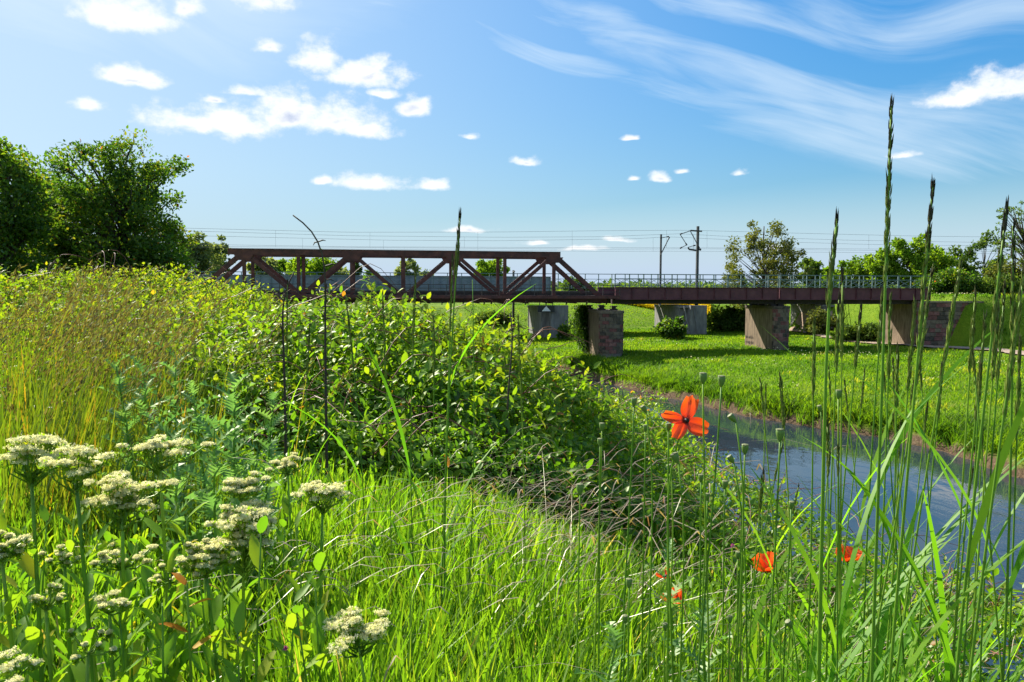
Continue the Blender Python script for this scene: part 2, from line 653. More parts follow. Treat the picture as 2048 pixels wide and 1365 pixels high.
M_BROWNTREE = leafmat('young_leaf', [(0, (.070, .088, .020)), (.5, (.115, .138, .030)), (1, (.17, .175, .045))], trans=1.6, tfac=.4, gloss=.04, rough=.5)
M_BRIGHT = leafmat('bright_tree_leaf', [(0, (.055, .120, .010)), (.5, (.115, .205, .014)), (1, (.17, .245, .02))], trans=2.2, tfac=.5, gloss=.03, rough=.5)
M_STEM = leafmat('green_stem', [(0, (.095, .215, .022)), (.6, (.145, .275, .026)), (1, (.20, .31, .035))], trans=1.6, tfac=.35, gloss=.12, rough=.3, src='object')
M_BLADE = leafmat('broad_blade', [(0, (.065, .190, .012)), (.6, (.105, .245, .014)), (1, (.155, .28, .016))], trans=2.3, tfac=.55, gloss=.03, rough=.45, src='object')
M_HEAD = leafmat('seed_head', [(0, (.034, .028, .020)), (.22, (.065, .062, .025)), (.5, (.13, .165, .035)), (1, (.21, .27, .06))], trans=1.5, tfac=.38, gloss=.10, rough=.3)
M_DRYG = leafmat('dry_grass', [(0, (.12, .085, .060)), (.5, (.25, .18, .12)), (.85, (.36, .28, .18)), (1, (.20, .09, .08))], trans=1.4, tfac=.4, gloss=.10, rough=.35)
M_BROWNP = leafmat('brown_panicle', [(0, (.055, .042, .020)), (.5, (.11, .092, .036)), (1, (.19, .18, .07))], trans=1.5, tfac=.4, gloss=.08, rough=.4)
M_YSTALK = leafmat('yellow_stalk', [(0, (.07, .13, .012)), (.5, (.13, .19, .016)), (.85, (.21, .21, .02)), (1, (.38, .22, .03))], trans=1.7, tfac=.4, gloss=.05, rough=.4)
M_VINE = solid('vine_stem', [(.3, (.10, .045, .022)), (.6, (.22, .085, .045)), (.8, (.26, .16, .07))], scale=9, rough=.5)
M_WOODY = solid('dark_stalk', [(.3, (.030, .022, .014)), (.7, (.07, .05, .03))], scale=20, rough=.7)
M_BARK = solid('bark', [(.3, (.035, .027, .02)), (.7, (.10, .08, .06))], scale=6, rough=.9, bump=.6, bscale=18, mult=(1, 1, .25))
M_FLOWER = leafmat('white_floret', [(0, (.50, .50, .14)), (.35, (.74, .71, .36)), (1, (.86, .83, .60))], trans=1.0, tfac=.5, gloss=.02, rough=.6, tcol=(1, 1, .8))
M_YFLOWER = leafmat('rapeseed_floret', [(0, (.62, .40, .01)), (.6, (.75, .55, .01)), (1, (.25, .30, .02))], trans=.9, tfac=.4, gloss=.01, rough=.6, tcol=(1, 1, .6))
M_ORANGELEAF = leafmat('orange_leaf', [(0, (.38, .13, .01)), (.6, (.50, .24, .015)), (1, (.40, .30, .03))], trans=1.5, tfac=.45, gloss=.06, rough=.4, src='object')
M_PURPLE = leafmat('purple_floret', [(0, (.35, .06, .33)), (1, (.50, .12, .45))], trans=1.0, tfac=.4, gloss=.02)
M_POD = solid('poppy_capsule', [(.3, (.080, .155, .030)), (.7, (.135, .225, .045))], scale=60, rough=.5, bump=.1, bscale=150)
M_PODTOP = solid('poppy_capsule_lid', [(.3, (.11, .13, .05)), (.7, (.18, .19, .08))], scale=80, rough=.6)
M_DARK = solid('poppy_heart', [(.3, (.006, .004, .008)), (.7, (.02, .012, .02))], scale=80, rough=.6)


def petal_material():
    m, nt, out = nodes_of('poppy_petal')
    L = nt.links.new
    a = nt.nodes.new('ShaderNodeAttribute')
    a.attribute_name = 'tint'          # 0 at the heart of the flower, 1 at the rim
    nz = noisen(nt, 90, 4, .6, mult=(1, 1, 1))
    f = mathn(nt, 'ADD', a.outputs['Fac'], mathn(nt, 'MULTIPLY', mathn(nt, 'SUBTRACT', nz, .5), .25))
    c = ramp(nt, f, [(0, (.012, .004, .006)), (.10, (.10, .012, .006)), (.18, (.72, .040, .006)), (.6, (.86, .075, .007)), (1, (.88, .12, .012))])
    d = nt.nodes.new('ShaderNodeBsdfDiffuse')
    t = nt.nodes.new('ShaderNodeBsdfTranslucent')
    L(c, d.inputs[0])
    L(c, t.inputs[0])
    mx = nt.nodes.new('ShaderNodeMixShader')
    mx.inputs[0].default_value = .5
    L(d.outputs[0], mx.inputs[1])
    L(t.outputs[0], mx.inputs[2])
    g = nt.nodes.new('ShaderNodeBsdfGlossy')
    g.inputs['Roughness'].default_value = .4
    m2 = nt.nodes.new('ShaderNodeMixShader')
    m2.inputs[0].default_value = .035
    L(mx.outputs[0], m2.inputs[1])
    L(g.outputs[0], m2.inputs[2])
    bn = nt.nodes.new('ShaderNodeBump')
    bn.inputs['Strength'].default_value = .35
    bn.inputs['Distance'].default_value = .002
    L(noisen(nt, 160, 3, .6, mult=(1, 1, .3)), bn.inputs['Height'])
    for n in (d, t, g):
        L(bn.outputs[0], n.inputs['Normal'])
    L(m2.outputs[0], out.inputs['Surface'])
    return m


M_PETAL = petal_material()

# bridge
M_RED = solid('oxide_red_paint', [(.3, (.034, .012, .011)), (.48, (.078, .022, .018)), (.66, (.125, .036, .027)), (.8, (.17, .075, .04))], scale=1.6, rough=.6, bump=.15, bscale=25)
M_PURP = solid('faded_purple_red_paint', [(.25, (.055, .016, .022)), (.5, (.10, .026, .036)), (.75, (.13, .045, .050)), (.9, (.18, .10, .09))], scale=1.2, rough=.6, bump=.1, bscale=25)
M_STEELD = solid('sooty_steel', [(.3, (.018, .013, .012)), (.7, (.045, .030, .026))], scale=2.5, rough=.7)
M_RAIL = solid('grey_green_rail_paint', [(.3, (.080, .125, .125)), (.7, (.14, .20, .20))], scale=5, rough=.5)
M_RAILD = solid('dark_rail_paint', [(.3, (.030, .024, .024)), (.7, (.07, .05, .05))], scale=5, rough=.5)
M_PLATE = solid('grey_blue_girder_paint', [(.3, (.16, .20, .24)), (.7, (.24, .29, .33))], scale=1.2, rough=.55)
M_CONC = solid('weathered_concrete', [(.28, (.050, .036, .024)), (.42, (.12, .086, .055)), (.6, (.19, .138, .088)), (.8, (.26, .20, .135))], scale=2.2, rough=.9, bump=.5, bscale=9, mult=(1.6, 1.6, .35))
M_CONCG = solid('grey_concrete', [(.2, (.085, .08, .078)), (.5, (.17, .165, .16)), (.8, (.29, .28, .26))], scale=1.6, rough=.9, bump=.4, bscale=9, mult=(1.6, 1.6, .4))
M_STONE = solid('dark_sandstone', [(.25, (.042, .034, .026)), (.5, (.105, .080, .056)), (.75, (.17, .130, .090))], scale=3.5, rough=.9, bump=.6, bscale=7, objrand=.45)
M_STONER = solid('red_sandstone', [(.2, (.090, .035, .030)), (.5, (.17, .068, .058)), (.8, (.25, .13, .11))], scale=3.5, rough=.9, bump=.6, bscale=7, objrand=.4)
M_MORTAR = solid('mortar', [(.3, (.10, .085, .075)), (.7, (.20, .17, .15))], scale=5, rough=.95)
M_POLE = solid('mast_steel', [(.3, (.035, .037, .038)), (.7, (.075, .078, .08))], scale=6, rough=.6)
M_WIRE = solid('wire', [(.3, (.05, .05, .055)), (.7, (.09, .09, .095))], scale=6, rough=.5)
M_WHITE = solid('white_sign_paint', [(.3, (.66, .68, .70)), (.7, (.80, .80, .80))], scale=6, rough=.5)
M_SIGNB = solid('black_sign_paint', [(.3, (.012, .012, .014)), (.7, (.03, .03, .035))], scale=6, rough=.5)


# ------------------------------------------------------------------ terrain
FAR = np.array([(34, -20), (29, 10), (25.5, 25), (24, 32), (23.2, 37), (22.9, 42), (22, 45.3), (20.2, 47.7), (18.1, 50.4), (15.9, 53.6), (14, 59.6),
                (11.3, 65.7), (9.2, 71.6), (7.4, 77.7), (5, 85), (0, 95), (-10, 108), (-30, 125), (-80, 150), (-300, 190), (-3000, 300)], float)
NEAR = np.array([(24, -60), (18, -14), (13.0, 2), (11.2, 12), (9.4, 22), (7.2, 33), (4, 45), (0, 54), (-4, 62), (-8, 70), (-13, 78), (-20, 86), (-32, 96),
                 (-50, 108), (-85, 125), (-300, 160), (-3000, 260)], float)


def sdist(line, X, Y):
    """distance to a polyline, positive to the right of its direction"""
    best = np.full(X.shape, 1e9)
    sg = np.zeros(X.shape)
    for a, b in zip(line[:-1], line[1:]):
        d = b - a
        L2 = d.dot(d)
        t = np.clip(((X - a[0]) * d[0] + (Y - a[1]) * d[1]) / L2, 0, 1)
        dx = X - (a[0] + t * d[0])
        dy = Y - (a[1] + t * d[1])
        dist = np.hypot(dx, dy)
        s = (dy * d[0] - dx * d[1])
        m = dist < best
        best = np.where(m, dist, best)
        sg = np.where(m, np.sign(s), sg)
    return -best * sg


def sstep(v, a, b):
    t = np.clip((v - a) / (b - a), 0, 1)
    return t * t * (3 - 2 * t)


def wob(X, Y, k, seed=0):
    return (np.sin(X * k + 1.3 + seed) * np.cos(Y * k * 1.17 + .4 + seed * 2) + .6 * np.sin(X * k * 2.3 + Y * k * 1.9 + 2 + seed) + .35 * np.cos(X * k * 4.1 - Y * k * 3.7 + seed)) / 1.95


# bridge frame: s along the bridge (to the right, receding), t across it (away from the camera)
TH = math.radians(9.0)
DD = np.array([math.cos(TH), math.sin(TH), 0])
NN = np.array([-math.sin(TH), math.cos(TH), 0])
_p = at(1120, 560, 84)
R0 = np.array([_p[0], 84.0, 0])


def B(s, t, z):
    return R0 + DD * s + NN * t + np.array([0, 0, z])


def s_of(px, t=0.0):
    lo, hi = -150.0, 200.0
    for _ in range(60):
        m = (lo + hi) / 2
        p = B(m, t, 0)
        if p[0] / p[1] < (px - 1024) / FPX:
            lo = m
        else:
            hi = m
    return (lo + hi) / 2


def z_of(py, px, t=0.0):
    p = B(s_of(px, t), t, 0)
    return at(px, py, p[1])[2]


def height(X, Y):
    X = np.asarray(X, float)
    Y = np.asarray(Y, float)
    df = sdist(FAR, X, Y)                   # > 0 : on the far meadow
    dn = -sdist(NEAR, X, Y)                 # > 0 : on the near bank
    dn = dn + .25 * wob(X, Y, .9, 2)
    df = df + .35 * wob(X, Y, .8, 1) + .2 * wob(X, Y, 2.3, 4)
    top = 7.5 - 2.2 * sstep(Y, 16, 45)
    pr = np.interp(dn, [-6, 0, .6, 3.4, 6.5, 9.8, 11.6, 12.8, 14, 60], [-1.6, 0, .4, 2.0, 4.0, 6.1, 7.05, 7.48, 7.55, 7.6])
    zn = pr * top / 7.5
    zn = zn + np.where(dn > 6, 1, 0) * np.clip(-X - .3, 0, 7) * .095 * sstep(Y, 1, 4) * (1 - sstep(Y, 14, 26))
    zn = zn + .05 * wob(X, Y, 1.1) * sstep(dn, .5, 4)
    s = (X - R0[0]) * DD[0] + (Y - R0[1]) * DD[1]
    t = (X - R0[0]) * NN[0] + (Y - R0[1]) * NN[1]
    pf = np.interp(df, [-6, -.4, 0, .35, 1.4, 6, 14, 40], [-1.6, -.3, 0, .62, 1.0, 1.70, 2.05, 2.3])
    zf = pf + .16 * wob(X, Y, .12) * sstep(df, 2, 9) + .05 * wob(X, Y, .5) * sstep(df, 1, 3)
    lev = sstep(t, 38, 62) * 3.5 * sstep(df, 3, 16)
    zf = zf + lev + .15 * wob(X, Y, .03, 3) * sstep(t, 40, 80)
    # approach embankment at the right-hand end of both bridges
    off = np.maximum(0, np.maximum(-.8 - t, t - 34))
    emb = 7.9 - off * 1.3 - np.maximum(0, 46.6 - s) * 2.2
    e2 = np.maximum(zf, np.where(s > 38, emb, -9))
    zf = np.where(df > 4, e2, zf)
    both = np.where(df > -2, np.where(dn > -2, np.maximum(zn, zf), zf), zn)
    return both


def axis(*spans):
    out = []
    for a, b, st in spans:
        out.append(np.arange(a, b, st))
    return np.unique(np.round(np.concatenate(out), 3))


def far_ax(a, b, n, sign=1):
    return sign * np.geomspace(a, b, n)


GX = np.unique(np.concatenate([far_ax(90, 4000, 26, -1), axis((-90, -20, 3), (-20, -8, 1), (-8, 8, .25), (8, 28, .45), (28, 75, 1), (75, 90, 3)), far_ax(90, 4000, 26)]))
GY = np.unique(np.concatenate([far_ax(60, 300, 6, -1), axis((-50, -2, 3), (-2, 12, .25), (12, 90, .7), (90, 160, 1.5)), far_ax(160, 6000, 30)]))
gx, gy = np.meshgrid(GX, GY)
gz = height(gx, gy)


def grid_faces(nx, ny):
    i = np.arange(nx - 1)[None, :] + np.arange(ny - 1)[:, None] * nx
    lv = np.stack([i, i + 1, i + 1 + nx, i + nx], axis=2).ravel()
    return lv, np.full((nx - 1) * (ny - 1), 4, dtype=np.int32)


def ground_material():
    m, nt, out = nodes_of('ground')
    L = nt.links.new
    pos = worldpos(nt)
    n1 = noisen(nt, .35, 6, .6, vec=pos)
    n2 = noisen(nt, 6.0, 6, .7, vec=pos)
    green = ramp(nt, mathn(nt, 'ADD', mathn(nt, 'MULTIPLY', n1, .6), mathn(nt, 'MULTIPLY', n2, .4)),
                 [(.3, (.060, .120, .008)), (.5, (.110, .185, .010)), (.65, (.15, .215, .014)), (.8, (.17, .21, .03))])
    earth = ramp(nt, n2, [(.3, (.045, .030, .018)), (.55, (.11, .075, .045)), (.75, (.19, .135, .085))])
    sp = nt.nodes.new('ShaderNodeSeparateXYZ')
    L(pos, sp.inputs[0])
    g = nt.nodes.new('ShaderNodeNewGeometry')
    sn = nt.nodes.new('ShaderNodeSeparateXYZ')
    L(g.outputs['Normal'], sn.inputs[0])
    low = nt.nodes.new('ShaderNodeMapRange')
    low.inputs[1].default_value = .48
    low.inputs[2].default_value = .80
    low.inputs[3].default_value = 1
    low.inputs[4].default_value = 0
    L(mathn(nt, 'ADD', sp.outputs[2], mathn(nt, 'MULTIPLY', mathn(nt, 'SUBTRACT', n1, .5), 1.6)), low.inputs[0])
    mx = nt.nodes.new('ShaderNodeMix')
    mx.data_type = 'RGBA'
    L(low.outputs[0], mx.inputs[0])
    L(green, mx.inputs[6])
    L(earth, mx.inputs[7])
    b = nt.nodes.new('ShaderNodeBsdfPrincipled')
    L(mx.outputs[2], b.inputs['Base Color'])
    b.inputs['Roughness'].default_value = .95
    b.inputs['Specular IOR Level'].default_value = .1
    bn = nt.nodes.new('ShaderNodeBump')
    bn.inputs['Strength'].default_value = .8
    bn.inputs['Distance'].default_value = .15
    L(noisen(nt, 9, 6, .7, vec=pos), bn.inputs['Height'])
    L(bn.outputs[0], b.inputs['Normal'])
    L(b.outputs[0], out.inputs['Surface'])
    return m


def water_material():
    m, nt, out = nodes_of('water')
    L = nt.links.new
    pos = worldpos(nt)
    b = nt.nodes.new('ShaderNodeBsdfPrincipled')
    b.inputs['Base Color'].default_value = (.018, .030, .038, 1)
    b.inputs['Roughness'].default_value = .03
    b.inputs['IOR'].default_value = 1.33
    bn = nt.nodes.new('ShaderNodeBump')
    bn.inputs['Strength'].default_value = .30
    bn.inputs['Distance'].default_value = .12
    patch = nt.nodes.new('ShaderNodeMapRange')
    patch.interpolation_type = 'SMOOTHSTEP'
    patch.inputs[1].default_value = .40
    patch.inputs[2].default_value = .66
    L(noisen(nt, .16, 4, .55, vec=pos, mult=(1.0, .55, 1), dist=.6), patch.inputs[0])
    fine = noisen(nt, 1.5, 5, .6, vec=pos, mult=(1.0, .55, 1))
    broad = noisen(nt, .55, 3, .5, vec=pos, mult=(1.0, .6, 1))
    hgt = mathn(nt, 'ADD', mathn(nt, 'MULTIPLY', fine, mathn(nt, 'ADD', mathn(nt, 'MULTIPLY', patch.outputs[0], 1.0), .07)), mathn(nt, 'MULTIPLY', broad, .55))
    L(hgt, bn.inputs['Height'])
    L(bn.outputs[0], b.inputs['Normal'])
    L(b.outputs[0], out.inputs['Surface'])
    return m


M_GROUND = ground_material()
M_WATER = water_material()
ground = build('ground', np.stack([gx, gy, gz], axis=2), grid_faces(len(GX), len(GY)), M_GROUND, smooth=True)
tag(ground, 'grassy river banks and meadow', kind='structure')
wx, wy = np.meshgrid(np.linspace(-400, 120, 40), np.linspace(-60, 260, 40))
water = build('water', np.stack([wx, wy, wx * 0], axis=2), grid_faces(40, 40), M_WATER, smooth=True)
tag(water, 'blue-grey river with rippled reflections of the sky', kind='structure')

# ------------------------------------------------------------------ dirt path on the far meadow
path_px = [(1588, 662), (1625, 666), (1668, 675), (1715, 683), (1780, 689), (1850, 694), (1940, 699), (2048, 709), (2200, 728)]


def smooth_line(pts, n):
    pts = np.array(pts, float)
    s = np.concatenate([[0], np.cumsum(np.linalg.norm(np.diff(pts, axis=0), axis=1))])
    q = np.linspace(0, s[-1], n)
    r = np.stack([np.interp(q, s, pts[:, i]) for i in range(pts.shape[1])], axis=1)
    for _ in range(6):
        r[1:-1] = (r[:-2] + r[1:-1] * 2 + r[2:]) / 4
    return r


def plane_hit(px, py, z=2.3):
    d = ray(px, py)
    return CAM + d * ((z - EYE) / d[2])


PATH = smooth_line([plane_hit(*p)[:2] for p in path_px], 70)


def build_path():
    tg = np.gradient(PATH, axis=0)
    tg /= np.linalg.norm(tg, axis=1)[:, None]
    nr = np.stack([-tg[:, 1], tg[:, 0]], axis=1)
    V = []
    for i, p in enumerate(PATH):
        for k in range(5):
            w = (k - 2) / 2 * (1.8 + .25 * math.sin(i * .9 + k) + .2 * math.sin(i * 2.1))
            q = p + nr[i] * w
            V.append((q[0], q[1], float(height(q[0], q[1])) + .14))
    o = build('path', V, grid_faces(5, len(PATH)), solid('trodden_earth', [(.3, (.20, .14, .095)), (.6, (.33, .25, .185)), (.8, (.42, .34, .26))], scale=.8, rough=.95, bump=.4, bscale=5), smooth=True)
    tag(o, 'pale brown dirt path winding across the meadow', kind='structure')


build_path()


def path_dist(x, y):
    d = np.full(x.shape, 1e9)
    for p in PATH[::2]:
        d = np.minimum(d, np.hypot(x - p[0], y - p[1]))
    return d


# ------------------------------------------------------------------ bridges
Z_TOP = z_of(504.4, 1110)          # top of the upper chord
Z_DECK = z_of(592, 1110)
Z_BOT = z_of(612, 1110)
VPX = [490, 590, 697, 800, 905, 1008, 1107]
S_VERT = [s_of(p) for p in VPX]
PANEL = (S_VERT[-1] - S_VERT[0]) / 6
S_VERT = [S_VERT[0] + PANEL * i for i in range(7)]
S_END0 = S_VERT[0] - PANEL * .98
S_END1 = S_VERT[-1] + PANEL * .98
TW = 5.2                           # spacing of the two truss planes
UP = np.array([0, 0, 1.0])


def truss_bridge():
    t = thing('truss_bridge', 'rusty red steel railway truss bridge spanning the river', 'bridge', B(0, TW / 2, Z_BOT))
    zc = Z_TOP - .30
    zb = Z_DECK - .35
    for tt in (0, TW):
        m = MB()
        a, b = S_VERT[0] - 1.5, S_VERT[-1] + .65
        m.obox(B((a + b) / 2, tt, zc), DD * (b - a) / 2, NN * .22, UP * .28)
        m.obox(B((a + b) / 2, tt, Z_TOP - .012), DD * ((b - a) / 2 + .01), NN * .29, UP * .02)
        for k in range(13):
            s = a + (b - a) * (k + .5) / 13
            m.obox(B(s, tt, zc - .02), DD * .04, NN * .245, UP * .25)
        m.build('top_chord', M_RED, t)
        m = MB()
        a, b = S_END0 - .5, S_END1 + .6
        m.obox(B((a + b) / 2, tt, zb), DD * (b - a) / 2, NN * .22, UP * .30)
        m.obox(B((a + b) / 2, tt, zb - .34), DD * (b - a) / 2, NN * .30, UP * .03)
        m.build('bottom_chord', M_RED, t)
        for i, s in enumerate(S_VERT):
            m = MB()
            m.hbeam(B(s, tt, zb + .3), B(s, tt, zc - .28), NN, .36, .32, .05)
            m.build('vertical_post', M_RED, t)
        # diagonals: end posts and a W between the panel points
        ds = [(S_END0, zb + .15, S_VERT[0], zc), (S_VERT[6], zc, S_END1, zb + .15)]
        for i in range(6):
            if i % 2 == 0:
                ds.append((S_VERT[i], zc, S_VERT[i + 1], zb + .15))
            else:
                ds.append((S_VERT[i], zb + .15, S_VERT[i + 1], zc))
        for k, (s0, z0, s1, z1) in enumerate(ds):
            m = MB()
            w = .46 if k < 2 else .36
            p0, p1 = B(s0, tt, z0), B(s1, tt, z1)
            m.hbeam(p0, p1, NN, .38, w, .05)
            m.build('end_post' if k < 2 else 'diagonal', M_RED, t)
        for i, s in enumerate(S_VERT):
            if i % 2 == 0:
                for f in (-1, 1):
                    m = MB()
                    y = tt + f * .245
                    pts = [(-.95, -.26), (.95, -.26), (.62, -.82), (-.62, -.82)]
                    V = [B(s + x, y + q * .02, zc + z) for q in (-1, 1) for x, z in pts]
                    m.add(V, [(0, 1, 2, 3), (7, 6, 5, 4), (0, 4, 5, 1), (1, 5, 6, 2), (2, 6, 7, 3), (3, 7, 4, 0)])
                    m.build('gusset_plate', M_RED, t)
    # portal and top bracing
    for i, s in enumerate(S_VERT):
        m = MB()
        m.beam(B(s, .22, zc + .05), B(s, TW - .22, zc + .05), DD, .22, .3)
        m.build('top_strut', M_RED, t)
    for i in range(6):
        m = MB()
        m.beam(B(S_VERT[i], .2, zc - .02), B(S_VERT[i + 1], TW - .2, zc - .02), UP, .1, .1)
        m.build('top_brace', M_RED, t)
    n = int((S_END1 - S_END0) / 2.5)
    for i in range(n + 1):
        s = S_END0 + (S_END1 - S_END0) * i / n
        m = MB()
        m.hbeam(B(s, .22, zb - .2), B(s, TW - .22, zb - .2), UP, .55, .25, .04)
        m.build('cross_beam', M_STEELD, t)
    for tt in (TW / 2 - .9, TW / 2 + .9):
        m = MB()
        m.beam(B(S_END0 - .5, tt, zb + .15), B(S_END1 + .5, tt, zb + .15), NN, .25, .5)
        m.build('stringer', M_STEELD, t)
        m = MB()
        m.beam(B(S_END0 - 2, tt - .18, Z_DECK + .16), B(S_END1 + 2, tt - .18, Z_DECK + .16), NN, .07, .15)
        m.build('rail_track', M_STEELD, t)
    m = MB()
    m.obox(B((S_END0 + S_END1) / 2, TW / 2, Z_DECK - .02), DD * (S_END1 - S_END0) / 2, NN * (TW / 2 - .25), UP * .05)
    m.build('deck', M_STEELD, t)
    # outer walkway, fascia and its railing
    m = MB()
    a, b = S_END0 - .4, S_END1 + 1.6
    m.obox(B((a + b) / 2, -1.05, Z_DECK - .09), DD * (b - a) / 2, NN * .62, UP * .05)
    m.build('walkway', M_STEELD, t)
    m = MB()
    m.obox(B((a + b) / 2, -1.70, Z_DECK - .12), DD * (b - a) / 2, NN * .03, UP * .16)
    w = m.build('walkway_edge', M_RED, t)
    for i in range(20):
        s = a + (b - a) * (i + .5) / 20
        m = MB()
        m.beam(B(s, -1.65, Z_DECK - .15), B(s, -.25, Z_BOT + .15), DD, .1, .14)
        m.build('walkway_bracket', M_STEELD, t)
    zr = z_of(570.5, 1080, -1.7)
    rl = MB()
    for q in (0, .36, .7):
        rl.beam(B(a, -1.66, zr - q), B(b, -1.66, zr - q), NN, .05, .06)
    rail = rl.build('railing', M_RAILD, t)
    pm = MB()
    pm.obox((0, 0, (zr - Z_DECK) / 2), DD * .035, NN * .035, UP * ((zr - Z_DECK) / 2 + .05))
    po = pm.build('post', M_RAILD)
    me = po.data
    bpy.data.objects.remove(po)
    k = int((b - a) / 1.75)
    for i in range(k + 1):
        link('post', me, B(a + (b - a) * i / k, -1.60, Z_DECK), rail)
    return t


truss_bridge()


def lattice_railing(parent, s0, s1, t, z0, z1, mat, step=1.55, xs=True):
    m = MB()
    h = z1 - z0
    for q, th in ((1.0, .09), (.66, .06), (.10, .06)):
        m.beam(B(s0, t, z0 + h * q), B(s1, t, z0 + h * q), NN, .06, th)
    rail = m.build('railing', mat, parent)
    pm = MB()
    pm.obox((0, 0, h / 2), DD * .05, NN * .05, UP * h / 2)
    po = pm.build('post', mat)
    xm = MB()
    hz = h * .56
    if xs:
        for sg in (-1, 1):
            xm.beam(-DD * step / 2 * .94 + UP * (-sg * hz / 2), DD * step / 2 * .94 + UP * (sg * hz / 2), NN, .018 + .004 * sg, .045)
        xo = xm.build('lattice_bar', mat)
    n = int((s1 - s0) / step)
    for i in range(n + 1):
        link('post', po.data, B(s0 + step * i, t + .02, z0), rail)
        if xs and i < n:
            link('lattice_bar', xo.data, B(s0 + step * (i + .5), t - .045, z0 + h * .38), rail)
    bpy.data.objects.remove(po)
    if xs:
        bpy.data.objects.remove(xo)


def girder_span(s0, s1, label, notch=0.0):
    zt = z_of(576, 1300)
    zl = z_of(598.5, 1300)
    zb = z_of(608, 1300)
    t = thing('girder_span', label, 'bridge span', B((s0 + s1) / 2, TW / 2, zb), 'girder spans of the near bridge')
    for tt in (-1.1, TW + .6):
        m = MB()
        m.obox(B((s0 + s1) / 2, tt, (zt + zl) / 2), DD * (s1 - s0) / 2, NN * .03, UP * (zt - zl) / 2)
        m.build('web_plate', M_PURP, t)
        for z, hh in ((zt + .03, .03), (zl - .03, .03)):
            m = MB()
            m.obox(B((s0 + s1) / 2, tt, z), DD * (s1 - s0) / 2, NN * .2, UP * hh)
            m.build('flange', M_PURP, t)
        n = max(3, int((s1 - s0) / 1.75))
        for i in range(n + 1):
            s = s0 + .06 + (s1 - s0 - .12) * i / n
            m = MB()
            for sg in (-1, 1):
                m.obox(B(s, tt + sg * .10, (zt + zl) / 2), DD * .02, NN * .068, UP * ((zt - zl) / 2 - .002))
            m.build('stiffener', M_PURP, t)
    for tt in (.1, TW - .5):
        m = MB()
        m.obox(B((s0 + s1) / 2, tt, (zl + zb) / 2 - .03), DD * (s1 - s0) / 2, NN * .25, UP * ((zl - zb) / 2))
        m.build('main_girder', M_STEELD, t)
    m = MB()
    m.obox(B((s0 + s1) / 2, TW / 2 - .25, zl + .12), DD * (s1 - s0) / 2, NN * (TW / 2 + .8), UP * .08)
    m.build('deck', M_STEELD, t)
    lattice_railing(t, s0, s1, -1.2, zt + .06, z_of(549.7, 1300), M_RAIL)
    return t


S_P1 = s_of(1214, -1)          # pier under the right end of the truss
S_P2 = s_of(1556, -1)
S_AB = s_of(1838, -1)
girder_span(s_of(1223), S_P2 - .05, 'dark purple-red plate girder span next to the truss')
girder_span(S_P2 + .05, S_AB + 1.2, 'dark purple-red plate girder span reaching the right-hand abutment')


def stone_courses(parent, sc, t_near, halfw, z0, z1, courses, mats, nround=5, seed=0):
    """rounded end of a pier laid in blocks; each block its own piece"""
    r = random.Random(seed)
    ch = (z1 - z0) / courses
    for c in range(courses):
        z = z0 + ch * (c + .5)
        off = .5 if c % 2 else 0
        nb = nround + (1 if c % 2 else 0)
        for k in range(nb):
            a0 = math.pi * max(0, (k - off) / nround)
            a1 = math.pi * min(1, (k + 1 - off) / nround)
            if a1 - a0 < .05:
                continue
            g = .030 / halfw
            jit = r.uniform(-.025, .055)
            m = MB()
            V = []
            n = 3
            for zz in (z - ch / 2 + .022, z + ch / 2 - .022):
                for rr in (halfw * .8, halfw * 1.0 + jit):
                    for q in range(n + 1):
                        a = a0 + g + (a1 - a0 - 2 * g) * q / n
                        V.append(B(sc - rr * math.cos(a), t_near - rr * .62 * math.sin(a), zz))
            F = []
            w = n + 1
            for q in range(n):
                F.append((w + q, w + q + 1, 3 * w + q + 1, 3 * w + q))          # outside
                F.append((2 * w + q, 2 * w + q + 1, 3 * w + q + 1, 3 * w + q)[::-1])
                F.append((q, q + 1, w + q + 1, w + q))
                F.append((q, q + 1, 2 * w + q + 1, 2 * w + q)[::-1])
            F += [(0, w, 3 * w, 2 * w), (n, 2 * w + n, 3 * w + n, w + n)]
            m.add(V, F)
            low = c / courses
            mat = mats[1] if (r.random() < (.75 if .1 < low < .45 else .18)) else mats[0]
            m.build('stone', mat, parent)


